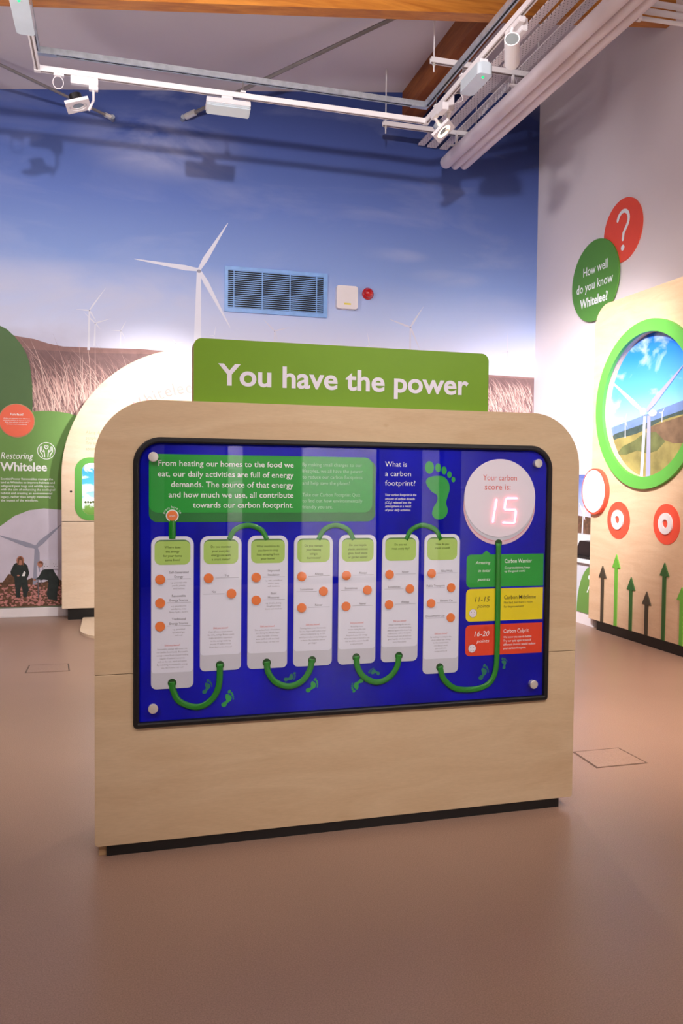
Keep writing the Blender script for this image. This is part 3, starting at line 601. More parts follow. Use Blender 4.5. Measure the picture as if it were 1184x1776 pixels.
def what(bm):
    for s, (x, z), f in (('What is', (0.9499, 1.3488), .085), ('a carbon', (0.9503, 1.3139), .101), ('footprint?', (0.9508, 1.2790), .118)): put_text(bm, FK, s, x, z, .0185, .0022, fit=f)
    for s, (x, z), f in (('Your carbon footprint is the', (0.9513, 1.2409), .122), ('amount of carbon dioxide', (0.9515, 1.2261), .116), ('(CO₂) released into the', (0.9517, 1.2123), .102), ('atmosphere as a result', (0.9519, 1.1986), .102), ('of your daily activities.', (0.9520, 1.1848), .100)): put_text(bm, FK, s, x, z, .0085, .0022, fit=f, shear=.25, bold=.012)
part('lettering', 'txt_white', gpn, what)
def footprint(bm, cx, czz, sc, rot, F=FK, o=.0022):
    ca, sa = math.cos(rot), math.sin(rot)
    def T(pts): return [(cx + (x * ca - y * sa) * sc, czz + (x * sa + y * ca) * sc) for x, y in pts]
    sole = []
    ctrl = [(-.33, .22), (-.30, .36), (-.10, .42), (.15, .40), (.30, .26), (.34, .05), (.26, -.18), (.22, -.34), (.26, -.52), (.20, -.68), (.06, -.76), (-.10, -.74), (-.20, -.62), (-.16, -.44), (-.04, -.26), (-.04, -.10), (-.20, .02)]
    n = len(ctrl)
    for i in range(n):
        p0, p1, p2, p3 = (Vector(ctrl[(i + k - 1) % n]) for k in range(4))
        for t in (0, .25, .5, .75):
            sole.append(tuple(.5 * ((2 * p1) + (p2 - p0) * t + (2 * p0 - 5 * p1 + 4 * p2 - p3) * t * t + (3 * p1 - p0 - 3 * p2 + p3) * t ** 3)))
    flat(bm, T(sole), F, o)
    for x, y, rx, ry in ((-.22, .66, .13, .17), (.03, .64, .085, .12), (.20, .56, .075, .11), (.35, .44, .065, .09), (.46, .30, .055, .075)): flat(bm, T(circ(x, y, rx, ry, 16)), F, o)
c = (1.1601, 1.2634)
part('footprint_print', 'foot', gpn, lambda bm: footprint(bm, c[0], c[1] - .005, .138, 0.06))
for (u_, s_, r_, mm) in (((0.3034, 0.5694), .030, -.5, 'foot_dk'), ((0.3750, 0.5221), .036, -.6, 'foot'), ((0.6000, 0.5873), .028, -1.2, 'foot_dk'), ((0.6812, 0.5512), .034, -.8, 'foot'), ((0.9183, 0.5878), .026, 1.2, 'foot_dk'), ((0.8533, 0.5453), .034, 2.3, 'foot'), ((1.3569, 0.5628), .036, -.5, 'foot_dk'), ((1.4439, 0.5941), .026, 0, 'foot_dk')):
    part('footprint_print', mm, gpn, lambda bm: footprint(bm, u_[0], u_[1], s_ * 1.1, r_))
# start button
x, z = (0.1841, 1.1694)
sb = part('start_button', 'orange', kk, lambda bm: prism(bm, circ(x, z, .0175, n=28), FK, .0015, .008, .0015))
part('button_ring', 'txt_white', sb, lambda bm: ring(bm, circ(x, z, .0215, n=28), circ(x, z, .0178, n=28), FK, .0015, .0060))
part('lettering', 'txt_white', sb, lambda bm: (put_text(bm, FK, 'start', x, z - .004, .008, .0084, 'c'), arc_text(bm, FK, 'press here to', x, z, .026, 90, .0085, .0027)))
def arrow_dn(bm):
    flat(bm, [(x - .0012, 1.163), (x + .0012, 1.163), (x + .0012, 1.122), (x - .0012, 1.122)], FK, .0068); flat(bm, [(x - .0055, 1.124), (x + .0055, 1.124), (x, 1.110)], FK, .0068)
part('arrow_print', 'txt_white', sb, arrow_dn)
# tubes printed / moulded
def path(pts, seg=10):
    out = []; P_ = [Vector(p) for p in pts]; P_ = [P_[0] * 2 - P_[1]] + P_ + [P_[-1] * 2 - P_[-2]]
    for i in range(1, len(P_) - 2):
        p0, p1, p2, p3 = P_[i - 1:i + 3]
        for k in range(seg):
            t = k / seg; out.append(.5 * ((2 * p1) + (p2 - p0) * t + (2 * p0 - 5 * p1 + 4 * p2 - p3) * t * t + (3 * p1 - p0 - 3 * p2 + p3) * t ** 3))
    out.append(P_[-2]); return out
def ktube(pts, r=.0112, o0=.007, ends=True):
    P3 = []
    pp = path([Vector((a, b, 0)) for a, b in pts]); n = len(pp)
    for i, p in enumerate(pp):
        P3.append(FK(p.x, p.y, o0))
    # flattened section so the tube stays behind the clear cover
    bm = bmesh.new(); tube(bm, P3, r, 12)
    for v in bm.verts:
        d = v.co.y - (2.83 - o0); v.co.y = (2.83 - o0) + d * .35
    return bm
def hole_fn(c):
    return lambda bm: prism(bm, circ(c[0], c[1], .0148, n=26), FK, .0050, .0062)
def add_link(pts, holes):
    bm = ktube(pts); t = link_mesh('green_tube', bm, 'tube', kk, smooth=True)
    for h in holes: part('tube_hole', 'tube_hole', t, hole_fn(h))
H = [(0.1844, 0.5915), (0.3490, 0.6454), (0.5144, 0.6455), (0.6803, 0.6459), (0.8465, 0.6482), (1.0120, 0.6457), (1.1763, 0.5946)]
add_link([(H[0][0], H[0][1] + .004), (0.1878, 0.5662), (0.2114, 0.5244), (0.2707, 0.5023), (0.3185, 0.5237), (0.3445, 0.5710), (H[1][0], H[1][1] + .004)], [H[0], H[1]])
add_link([(H[2][0], H[2][1] + .004), (0.5202, 0.6104), (0.5476, 0.5736), (0.5939, 0.5563), (0.6404, 0.5704), (0.6700, 0.6065), (H[3][0], H[3][1] + .004)], [H[2], H[3]])
add_link([(H[4][0], H[4][1] + .004), (0.8525, 0.6095), (0.8795, 0.5717), (0.9289, 0.5517), (0.9759, 0.5684), (1.0049, 0.6058), (H[5][0], H[5][1] + .004)], [H[4], H[5]])
dh = (1.4102, 1.0617)
add_link([(H[6][0], H[6][1] + .004), (1.1904, 0.5520), (1.2311, 0.5144), (1.2812, 0.5025), (1.3435, 0.5055), (1.3866, 0.5276), (1.4076, 0.5757), (1.4119, 0.6652), (1.4117, 0.7993), (1.4115, 0.9329), dh], [H[6], dh])
for a, b, pk in (((0.3784, 1.0854), (0.5129, 1.0840), (0.4450, 1.1354)), ((0.6998, 1.0821), (0.8317, 1.0808), (0.7637, 1.1337)), ((1.0346, 1.0788), (1.1724, 1.0774), (1.0999, 1.1320))):
    bm = ktube([a, (a[0] + .022, (a[1] + pk[1]) / 2 + .01), pk, (b[0] - .022, (b[1] + pk[1]) / 2 + .01), b], .0095, .0035); link_mesh('green_tube', bm, 'tube', kk, smooth=True)
bm = ktube([(x, 1.16), (x, 1.13), (x, 1.09)], .0125, .0030); link_mesh('green_tube', bm, 'tube', kk, smooth=True)
# question cards
CARDS = [
 (298, .572, ['Where does', 'the energy', 'for your home', 'come from?'],
  [('L', (0.1437, 0.9513), ['Self-Generated', 'Energy'], ['e.g. personal solar', 'panels, private', 'wind turbine']), ('L', (0.1438, 0.8700), ['Renewable', 'Energy Source'], ['e.g. generated by', 'windfarms, solar', 'farms, hydro electric']), ('L', (0.1435, 0.7895), ['Traditional', 'Energy Source'], ['e.g. generated', 'by natural gas', 'and coal'])],
  (0.1836, 0.7199)[1], ['Renewable energy will never run', 'out (unlike fossil fuels). Renewable', 'energy comes from a never-ending', 'supply of natural resources', 'such as the sun, wind and water.', 'By switching to renewable energy', 'use, we’ll never run out!']),
 (382, .626, ['Do you monitor', 'your everyday', 'energy use with', 'a smart meter?'],
  [('L', (0.3082, 0.9519), ['Yes'], []), ('R', (0.3878, 0.8957), ['No'], [])],
  (0.3497, 0.7733)[1], ['If we all use a smart meter,', 'the CO₂ savings Britain could', 'make would be equivalent', 'to the savings made by', 'around 70 million trees.', 'Now that’s a lot of trees!']),
 (463, .625, ['What insulation do', 'you have to stop', 'heat escaping from', 'your home?'],
  [('L', (0.4747, 0.9508), ['Improved', 'Insulation'], ['e.g. attic, underfloor', 'and/or cavity', 'wall insulation']), ('L', (0.4752, 0.8699), ['Basic', 'Measures'], ['e.g. double glazing,', 'draught-proofing', 'doors and windows'])],
  (0.5150, 0.7730)[1], ['The earliest form of insulation', 'was during the Middle Ages', 'when the walls of homes', 'were stuffed with mud and', 'straw to keep out the cold']),
 (542, .625, ['Do you manage', 'your heating', 'using a', 'thermostat?'],
  [('L', (0.6393, 0.9506), ['Always'], []), ('R', (0.7198, 0.8954), ['Sometimes'], []), ('L', (0.6399, 0.8379), ['Never'], [])],
  (0.6813, 0.7727)[1], ['Turning down your thermostat', 'by one degree will reduce your', 'carbon footprint by up to 10%', 'and if you reduce it by 3 degrees', 'or more, the numbers almost', 'get bigger']),
 (619, .624, ['Do you recycle', 'plastic, aluminium', 'glass, food waste', 'or garden waste?'],
  [('L', (0.8056, 0.9507), ['Always'], []), ('R', (0.8859, 0.8952), ['Sometimes'], []), ('L', (0.8053, 0.8378), ['Never'], [])],
  (0.8484, 0.7727)[1], ['Recycling items', 'means saving the raw', 'materials and power.', 'Recycled materials energy', 'when we reuse it instead, a can', 'that would be sent to landfill', 'is saved forever']),
 (692, .624, ['Do you eat', 'meat every day?'],
  [('L', (0.9708, 0.9507), ['Never'], []), ('R', (1.0515, 0.8957), ['Sometimes'], []), ('L', (0.9707, 0.8389), ['Always'], [])],
  (1.0116, 0.7730)[1], ['Simply reducing the amount', 'of meat you eat and including', 'different types of food can help', 'reduce your carbon footprint.', 'Farming meat uses greenhouse', 'gases heavily, which produces', 'more than plants']),
 (765, .571, ['How do you', 'travel around?'],
  [('L', (1.1373, 0.9510), ['Bike/Walk'], []), ('R', (1.2170, 0.8957), ['Public Transport'], []), ('L', (1.1368, 0.8386), ['Electric Car'], []), ('R', (1.2171, 0.7817), ['Diesel/Petrol Car'], [])],
  (1.1806, 0.7195)[1], ['By walking or cycling to the', 'shops rather than driving', 'to the nearest store', 'one day per week', 'you could save', 'energy and be fit']),
]
CZ = 1.0985
for i, (_, zb, head, opts, dz, dyk) in enumerate(CARDS):
    x0 = .1135 + .1657 * i; x1 = x0 + .1435; xc = (x0 + x1) / 2
    cd = part('question_card', 'card', kk, lambda bm: prism(bm, rr(x0, zb, x1, CZ, (.028, .028, .018, .018), 8), FK, .0015, .0045, .0008))
    part('paper_insert', 'paper', cd, lambda bm: flat(bm, rr(x0 + .0015, zb + .056, x1 - .0015, CZ - .0015, (.027, .027, .012, .012), 8), FK, .0048))
    part('header_panel', 'header_shade', cd, lambda bm: flat(bm, rr(x0 + .0115, 1.001, x1 - .0115, 1.087, (.022, .022, .022, .022), 8), FK, .0051))
    part('header_panel', 'header', cd, lambda bm: flat(bm, rr(x0 + .0115, 1.001, x1 - .0115, 1.0815, (.018, .018, .022, .022), 8), FK, .0054))
    def ht(bm):
        for k, s in enumerate(head): put_text(bm, FK, s, xc, 1.0575 - k * .0147, .0078, .0057, 'c', bold=.006)
    part('lettering', 'txt_green', cd, ht)
    def lt(bm):
        for side, (bx, bz), lab, sub in opts:
            xm = (bx + .022 + x1 - .010) / 2 if side == 'L' else (x0 + .008 + bx - .022) / 2
            la, lb_ = (bx + .024, x1 - .010) if side == 'L' else (x0 + .010, bx - .024)
            flat(bm, [(la, bz), (lb_, bz), (lb_, bz + .0008), (la, bz + .0008)], FK, .0052)
            wmax = lb_ - la
            for k, s in enumerate(lab[::-1]):
                vs = text_geo(s)[0]; nat = (max(v.x for v in vs) - min(v.x for v in vs)) * .0080 / _H * .93
                put_text(bm, FK, s, xm, bz + .0045 + k * .0150, .0080, .0052, 'c', fit=min(nat, wmax + .004))
    part('lettering', 'txt_grey', cd, lt)
    def st(bm):
        for side, (bx, bz), lab, sub in opts:
            xm = (bx + .022 + x1 - .010) / 2
            for k, s in enumerate(sub): put_text(bm, FK, s, xm, bz - .0145 - k * .0103, .0056, .0052, 'c', res=1)
        for k, s in enumerate(dyk):
            vs = text_geo(s, res=1)[0]; nat = (max(v.x for v in vs) - min(v.x for v in vs)) * .0056 / _H * .93
            put_text(bm, FK, s, xc, dz - .0125 - k * .0108, .0056, .0052, 'c', fit=min(nat, .122), res=1)
    part('lettering', 'txt_lgrey', cd, st)
    part('lettering', 'txt_red', cd, lambda bm: put_text(bm, FK, 'Did you know?', xc, dz, .0062, .0052, 'c', bold=.004))
    for side, (bx, bz), lab, sub in opts:
        part('button', 'orange', cd, lambda bm: prism(bm, circ(bx, bz, .0168, n=26), FK, .0045, .0092, .0014))
    for side, (bx, bz), lab, sub in opts:
        part('button_ring', 'paper', cd, lambda bm: ring(bm, circ(bx, bz, .0208, n=26), circ(bx, bz, .0172, n=26), FK, .0045, .0066))
# score disc
dc = (1.4135, 1.2345)
sd = part('score_disc', 'disc_rim', kk, lambda bm: prism(bm, circ(dc[0], 1.2050, .1500, n=64), FK, .0015, .0040))
part('disc_line', 'txt_red', sd, lambda bm: ring(bm, circ(dc[0], 1.217, .1492, n=64), circ(dc[0], 1.217, .1478, n=64), FK, .0040, .0043))
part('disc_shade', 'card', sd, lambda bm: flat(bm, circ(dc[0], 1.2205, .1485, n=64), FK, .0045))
part('disc_face', 'disc', sd, lambda bm: prism(bm, circ(dc[0], dc[1], .1490, n=64), FK, .0046, .0062))
def dtx(bm):
    put_text(bm, FK, 'Your carbon', *(1.3405, 1.3018), .0215, .0066, fit=.142); put_text(bm, FK, 'score is:', *(1.3484, 1.2668), .0215, .0066, fit=.108)
part('lettering', 'txt_red', sd, dtx)
def seg(bm, a, b, w):
    a = Vector(a); b = Vector(b); d = (b - a).normalized(); n = Vector((-d.y, d.x)) * w
    prism(bm, [tuple(a), tuple(a + d * w + n), tuple(b - d * w + n), tuple(b), tuple(b - d * w - n), tuple(a + d * w - n)], FK, .0066, .0100)
D1t, D1b = (1.3983, 1.2319), (1.3832, 1.1393)
A5, B5, C5, D5, E5, F5 = (1.4871, 1.2333), (1.4383, 1.2332), (1.4306, 1.1900), (1.4807, 1.1889), (1.4756, 1.1378), (1.4231, 1.1402)
D1m = ((D1t[0] + D1b[0]) / 2, (D1t[1] + D1b[1]) / 2)
for a, b in ((D1t, D1m), (D1m, D1b)): part('led_segment', 'led', sd, seg, a, b, .0036)
for a, b in ((A5, B5), (B5, C5), (C5, D5), (D5, E5), (E5, F5)): part('led_segment', 'led', sd, seg, a, b, .0036)
# score bands
def band(name, m, za, zb_, txtm, left, lx, title, tfit, lines, face):
    b = part(name, m, gpn, lambda bm: flat(bm, rr(1.2805, zb_, 1.6060, za, (.018, .0005, .0005, .018), 6), FK, .0024))
    def tx(bm):
        for s, z, cap, f in left: put_text(bm, FK, s, lx, z, cap, .0028, 'r', fit=f, shear=.22)
        put_text(bm, FK, title[0], (1.4395, 0.9323)[0], title[1], .0150, .0028, fit=tfit, bold=.006)
        for s, z, f in lines: put_text(bm, FK, s, (1.4395, 0.9323)[0], z, .0082, .0028, fit=f, bold=.005)
    part('lettering', txtm, b, tx)
    if face:
        fc, mood = face
        part('face_print', 'disc', b, lambda bm: flat(bm, circ(fc[0], fc[1], .0158, n=24), FK, .0030))
        def mouth(bm):
            flat(bm, circ(fc[0] - .006, fc[1] + .004, .0014, n=8), FK, .0033); flat(bm, circ(fc[0] + .006, fc[1] + .004, .0014, n=8), FK, .0033)
            p = [(fc[0] - .008 + .004 * k, fc[1] - .006 - mood * .0012 * (k - 2) ** 2) for k in range(5)]
            for a, c_ in zip(p, p[1:]): flat(bm, [(a[0], a[1] - .0007), (c_[0], c_[1] - .0007), (c_[0], c_[1] + .0007), (a[0], a[1] + .0007)], FK, .0033)
            ring(bm, circ(fc[0], fc[1], .0164, n=24), circ(fc[0], fc[1], .0155, n=24), FK, .0030, .0032)
        part('face_lines', 'dark', b, mouth)
lx = (1.3793, 0.8449)[0]
band('score_band', 'print_green', 1.0185, .8935, 'txt_white', [('Amazing', (1.3754, 0.9825)[1], .011, .062), ('in total', (1.3760, 0.9515)[1], .011, .050), ('points', (1.3767, 0.9182)[1], .011, .052)], lx, ('Carbon Warrior', (1.4384, 0.9847)[1]), .116, [('Congratulations, keep', (1.4389, 0.9624)[1], .108), ('up the good work!', (1.4392, 0.9490)[1], .088)], None)
part('score_band_tab', 'print_green', gpn, lambda bm: flat(bm, [(1.342, 1.018), (1.382, 1.018), (1.362, 1.034)], FK, .0024))
band('score_band', 'yellow', .8870, .7620, 'txt_dark', [('11-15', (1.3782, 0.8371)[1], .0195, .062), ('points', (1.3787, 0.8149)[1], .0125, .052)], lx, ('Carbon Middleme', (1.4413, 0.8441)[1]), .136, [('Not bad, but there’s room', (1.4416, 0.8274)[1], .122), ('for improvement!', (1.4419, 0.8117)[1], .085)], ((1.3098, 0.7943), 0))
band('score_band', 'red', .7485, .6300, 'txt_white', [('16-20', (1.3820, 0.7045)[1], .0195, .062), ('points', (1.3813, 0.6800)[1], .0125, .052)], lx, ('Carbon Culprit', (1.4439, 0.7131)[1]), .108, [('We know you can do better.', (1.4443, 0.6929)[1], .122), ('Try our quiz again to see if', (1.4446, 0.6783)[1], .118), ('different choices would reduce', (1.4449, 0.6637)[1], .138), ('your carbon footprint.', (1.4452, 0.6491)[1], .098)], ((1.3089, 0.6588), 1))
# chrome stand-off fixings
for (sx_, sz_) in ((.120, 1.369), (1.5655, 1.369), (.120, .509), (1.565, .509)):
    def stud(bm):
        prof = [(.0145, .0015), (.0145, .0150), (.0160, .0155), (.0168, .0175), (.0168, .0215), (.0150, .0235), (.004, .0240)]
        rings = [[bm.verts.new(FK(sx_ + r * math.cos(2 * math.pi * k / 24), sz_ + r * math.sin(2 * math.pi * k / 24), o)) for k in range(24)] for r, o in prof]
        for a, b in zip(rings, rings[1:]):
            for k in range(24): bm.faces.new((a[k], a[(k + 1) % 24], b[(k + 1) % 24], b[k]))
        bm.faces.new(rings[0][::-1]); bm.faces.new(rings[-1])
    part('fixing_stud', 'steel', kk, stud)

# ================================================================== right wall
qd = thing('wall_disc', 'coral disc with white question mark, high on the right wall', 'sign', (4.34, 6.385, 3.25), 'round discs on the right wall')
part('face', 'coral', qd, lambda bm: prism(bm, circ(-6.385, 3.541, .283, .279, n=56), FR, .001, .014, .002))
def qm(bm):
    # stroke-built question mark
    c = (-6.375, 3.625); r = .083; w = .017
    pts = [(c[0] + r * math.cos(math.radians(a)), c[1] + r * math.sin(math.radians(a))) for a in range(165, -46, -15)]
    pts += [(c[0] + .035, c[1] - .085), (c[0] + .010, c[1] - .115), (c[0] + .004, c[1] - .165)]
    L_ = []; R2 = []
    for i, p in enumerate(pts):
        d = (Vector(pts[min(i + 1, len(pts) - 1)]) - Vector(pts[max(i - 1, 0)])).normalized(); n = Vector((-d.y, d.x)) * w
        L_.append((p[0] + n.x, p[1] + n.y)); R2.append((p[0] - n.x, p[1] - n.y))
    for i in range(len(pts) - 1): flat(bm, [L_[i], L_[i + 1], R2[i + 1], R2[i]], FR, .0146)
    for p in (pts[0], pts[-1]): flat(bm, circ(p[0], p[1], w, n=14), FR, .0144)
    flat(bm, circ(c[0] + .004, c[1] - .240, .026, n=20), FR, .0146)
part('lettering', 'txt_white', qd, qm)
gd = thing('wall_disc', 'green disc asking How well do you know, overlapping the coral disc on the right wall', 'sign', (4.33, 6.785, 2.82), 'round discs on the right wall')
part('face', 'disc_green', gd, lambda bm: prism(bm, circ(-6.785, 3.190, .385, .378, n=64), FR, .015, .030, .002))
def gtx(bm):
    put_text(bm, FR, 'How well', -6.772, 3.262, .082, .0306, 'c', fit=.40, bold=.008)
    put_text(bm, FR, 'do you know', -6.785, 3.118, .082, .0306, 'c', fit=.60, bold=.008)
    put_text(bm, FR, 'Whitelee?', -6.790, 2.968, .082, .0306, 'c', fit=.46, bold=.028)
part('lettering', 'txt_white', gd, gtx)
# quiz cabinet
qc = thing('quiz_cabinet', 'plywood cabinet with round windfarm picture, red knobs and arrow cut-outs on the right', 'cabinet', (4.2, 5.2, 0))
RC = (-5.57, 1.915)
def cabinet(bm):
    out = rr(-6.325, .088, -3.9, 2.83, (.20, .02, .004, .004), 14)
    hole = circ(RC[0], RC[1], .575, n=72)
    # front face with a round opening: triangulated fill, then the sides and opening wall
    vo = [bm.verts.new(FQ(*p, 0)) for p in out]; vh = [bm.verts.new(FQ(*p, 0)) for p in hole]
    eo = [bm.edges.new((vo[i], vo[(i + 1) % len(vo)])) for i in range(len(vo))]; eh = [bm.edges.new((vh[i], vh[(i + 1) % len(vh)])) for i in range(len(vh))]
    bmesh.ops.triangle_fill(bm, edges=eo + eh, use_beauty=True)
    bo = [bm.verts.new(FQ(*p, -.29)) for p in out]; bh = [bm.verts.new(FQ(*p, -.055)) for p in hole]
    for i in range(len(vo)):
        j = (i + 1) % len(vo); bm.faces.new((vo[i], bo[i], bo[j], vo[j]))
    for i in range(len(vh)):
        j = (i + 1) % len(vh); bm.faces.new((vh[i], vh[j], bh[j], bh[i]))
    bm.faces.new(bo)
part('panel', 'ply_quiz', qc, cabinet)
part('plinth', 'plinth', qc, lambda bm: prism(bm, rr(-6.229, 0, -3.95, .0875, .001, 1), FQ, -.28, -.022))
part('picture_ring', 'ring_green', qc, lambda bm: ring(bm, circ(RC[0], RC[1], .668, n=80), circ(RC[0], RC[1], .571, n=80), FQ, .0, .030))
M['pic_sky'] = sky_print('picture_sky_print', [(0, (150, 190, 236)), (.42, (150, 196, 240)), (.6, (92, 166, 244)), (.85, (40, 122, 230)), (1, (26, 100, 220))], 1.34, 2.49, .85, 8.4, (214, 228, 246), False, (1, 2.2, 3.2), .54, .72)
bm = bmesh.new(); prism(bm, circ(RC[0], RC[1], .574, n=72), FQ, -.060, -.052)
pic = link_mesh('picture', bm, 'pic_sky', qc, loc=(0, 0, 0)); pic['_b'] = (0, 0, 0); pic.location = -parent_base(qc)
M['moor_far'] = mat('moor_far_print', (104, 128, 176), .7, var=.12, scale=9)
M['moor_dark'] = mat('moor_forest_print', (58, 74, 70), .7, var=.25, scale=22)
M['moor'] = mat('moor_print', (140, 128, 74), .75, var=.35, scale=7)
M['moor_brown'] = mat('moor_brown_print', (112, 88, 66), .75, var=.3, scale=9)
M['moor_green'] = mat('moor_green_print', (92, 96, 56), .75, var=.3, scale=9)
def chord(z_at, zlo=None):
    """part of the round picture below a line z_at(s)"""
    pts = []
    for k in range(241):
        a = 2 * math.pi * k / 240; s_, z_ = RC[0] + .572 * math.cos(a), RC[1] + .572 * math.sin(a)
        if z_ <= z_at(s_): pts.append((a, s_, z_))
    lowa = [(s_, z_) for a, s_, z_ in pts]
    # order: start at the left crossing
    st = min(range(len(lowa)), key=lambda i: lowa[i][0] if lowa[i][1] > RC[1] - .57 else 9)
    lowa = sorted(lowa, key=lambda p: math.atan2(p[1] - RC[1], p[0] - RC[0]) % (2 * math.pi))
    l, r = lowa[0], lowa[-1]
    if l[0] > r[0]: l, r = r, l
    topl = [(l[0] + (r[0] - l[0]) * k / 30, 0) for k in range(1, 30)]; topl = [(a, z_at(a)) for a, _ in topl]
    arc = sorted(lowa, key=lambda p: (math.atan2(p[1] - RC[1], p[0] - RC[0]) - math.pi / 2) % (2 * math.pi))
    return arc + topl[::-1] if arc[-1][0] > arc[0][0] else arc[::-1] + topl[::-1]
slope = lambda a, b: (lambda s_: a + (b - a) * (s_ + 6.14) / 1.14)
part('printed_horizon', 'moor_far', pic, lambda bm: flat(bm, chord(slope(1.775, 1.955)), FQ, -.0512))
part('printed_forest', 'moor_dark', pic, lambda bm: flat(bm, chord(slope(1.700, 1.880)), FQ, -.0506))
part('printed_moor', 'moor', pic, lambda bm: flat(bm, chord(lambda s_: 1.640 + (s_ + 6.14) * .19 + .012 * math.sin(s_ * 9)), FQ, -.0500))
part('printed_moor', 'moor_brown', pic, lambda bm: flat(bm, [(-5.62, 1.74), (-5.40, 1.775), (-5.1, 1.82), (-5.02, 1.80), (-5.03, 1.70), (-5.15, 1.60), (-5.3, 1.60), (-5.45, 1.64), (-5.60, 1.70)], FQ, -.0495))
part('printed_moor', 'moor_green', pic, lambda bm: flat(bm, [(-6.05, 1.53), (-5.95, 1.60), (-5.80, 1.64), (-5.66, 1.70), (-5.52, 1.70), (-5.40, 1.62), (-5.50, 1.55), (-5.62, 1.53), (-5.75, 1.56), (-5.9, 1.53)], FQ, -.0490))
hub = (-5.6975, 1.8813)
def bigturb(bm):
    flat(bm, blade_poly(hub, (-6.2213, 2.2222), .042), FQ, -.0478)
    flat(bm, [(-5.6770, 1.8334), (-5.6436, 1.8310), (-5.6680, 1.3358), (-5.7055, 1.3358)], FQ, -.0482)
    flat(bm, circ(*(-5.6859, 1.8711), .040, .032, 18), FQ, -.0474); flat(bm, circ(*(-5.5608, 1.8501), .050, .026, 18), FQ, -.0476)
    turbine(bm, FQ, (-5.9228, 1.8174), [(-5.9012, 1.8734), (-5.9707, 1.8109), (-5.8886, 1.7577)], (-5.9169, 1.6728), .012, .012, -.0490)
    turbine(bm, FQ, (-5.4476, 1.8438), [(-5.4213, 1.8774), (-5.4828, 1.8509), (-5.4323, 1.8068)], (-5.4482, 1.7721), .010, .009, -.0490)
bt = part('printed_turbine', 'turb', pic, bigturb)
def bigturb2(bm):
    flat(bm, blade_poly((-5.6416, 1.8723), (-5.2081, 2.1872), .058), FQ, -.0479)
    flat(bm, [(-5.6291, 1.8345), (-5.5889, 1.8316), (-5.5725, 1.3359), (-5.6310, 1.3358)], FQ, -.0486)
part('printed_turbine', 'turb_shade', pic, bigturb2)
for (s_, z_, r1, r2) in (((-5.9097, 0.9814)[0], (-5.9097, 0.9814)[1], .156, .082), ((-5.2938, 0.9822)[0], (-5.2938, 0.9822)[1], .156, .082)):
    kb = part('red_knob', 'coral', qc, lambda bm: prism(bm, circ(s_, z_, r1, n=48), FQ, 0, .004))
    part('knob_ring', 'white', kb, lambda bm: ring(bm, circ(s_ - .004, z_ + .004, r2, n=40), circ(s_ - .004, z_ + .004, .032, n=40), FQ, .004, .015))
def arrow(tip, basez, hw, sx_, sw, m):
    ts, tz = tip
    part('arrow', m, qc, lambda bm: prism(bm, [(ts, tz), (ts + hw, basez), (sx_ + sw, basez), (sx_ + sw, .089), (sx_ - sw, .089), (sx_ - sw, basez), (ts - hw, basez)], FQ, .0, .009, .001))
for tip, base, m in (((-6.1150, 0.5784), (-6.1108, 0.4739), 'arrow_dark'), ((-5.9184, 0.6939), (-5.9139, 0.5802), 'arrow_lime'), ((-5.7113, 0.5266), (-5.7071, 0.4209), 'arrow_green'), ((-5.5060, 0.4365), (-5.5018, 0.3316), 'arrow_dark'), ((-5.2981, 0.6869), (-5.2939, 0.5832), 'arrow_green'), ((-5.0930, 0.5253), (-5.0889, 0.4248), 'arrow_lime')):
    arrow(tip, base[1], .055, tip[0], .018, m)
ov = thing('oval_sign', 'white round sign with coral rim at the left edge of the right-hand cabinet', 'sign', (4.03, 6.23, 1.02))
FO = lambda s, z, o: Vector((4.012 - o, -s, z))
part('rim', 'coral', ov, lambda bm: prism(bm, circ(-6.232, 1.217, .186, .200, n=48), FO, -.0375, 0.0))
part('face', 'white', ov, lambda bm: prism(bm, circ(-6.232, 1.219, .170, .186, n=48), FO, .0, .003))
part('lettering', 'txt_lgrey', ov, lambda bm: [put_text(bm, FO, s, -6.232, z, .020, .0034, 'c', fit=f) for s, z, f in (('Can you spot', 1.295, .15), ('all the facts', 1.265, .14), ('in this game', 1.235, .13), ('It could be', 1.165, .12), ('fun', 1.135, .05))])
# counter and picture beyond
wp = thing('wall_picture', 'landscape photo print on the right wall, seen in the gap beside the kiosk', 'picture', (4.34, 7.1, .78))
M['wp_sky'] = sky_print('wall_picture_sky', [(0, (206, 206, 226)), (.5, (150, 168, 220)), (1, (70, 96, 176))], .90, 1.37, .6, 2.2, (224, 220, 234), False, (2, 3, 4))
bm = bmesh.new(); prism(bm, rr(-7.6, .80, -6.5, 1.368, .004, 2), FR, .0, .008)
p_ = link_mesh('print', bm, 'wp_sky', wp, loc=(0, 0, 0)); p_['_b'] = (0, 0, 0); p_.location = -parent_base(wp)
part('printed_moor', 'heather2', wp, lambda bm: flat(bm, [(-7.6, .95), (-7.1, .975), (-6.8, .96), (-6.5, .97), (-6.5, .80), (-7.6, .80)], FR, .0085))
part('printed_turbine', 'turb', wp, lambda bm: turbine(bm, FR, (-6.9160, 1.0083), [(-6.9905, 1.0953), (-6.8284, 1.0561), (-6.8829, 0.9319)], (-6.9278, 0.8009), .03, .02, .009))
ct = thing('display_counter', 'white display counter with green curved graphic, in the gap right of the kiosk', 'counter', (4.2, 6.95, 0))
FC = lambda s, z, o: Vector((4.10 - o, -s, z))
part('body', 'card', ct, lambda bm: box(bm, 4.10, 6.34, .105, 4.352, 7.6, .56, .002))
part('skirting', 'white', ct, lambda bm: box(bm, 4.106, 6.345, 0, 4.34, 7.58, .104))
part('worktop', 'worktop', ct, lambda bm: box(bm, 4.07, 6.335, .561, 4.352, 7.62, .598, .004))
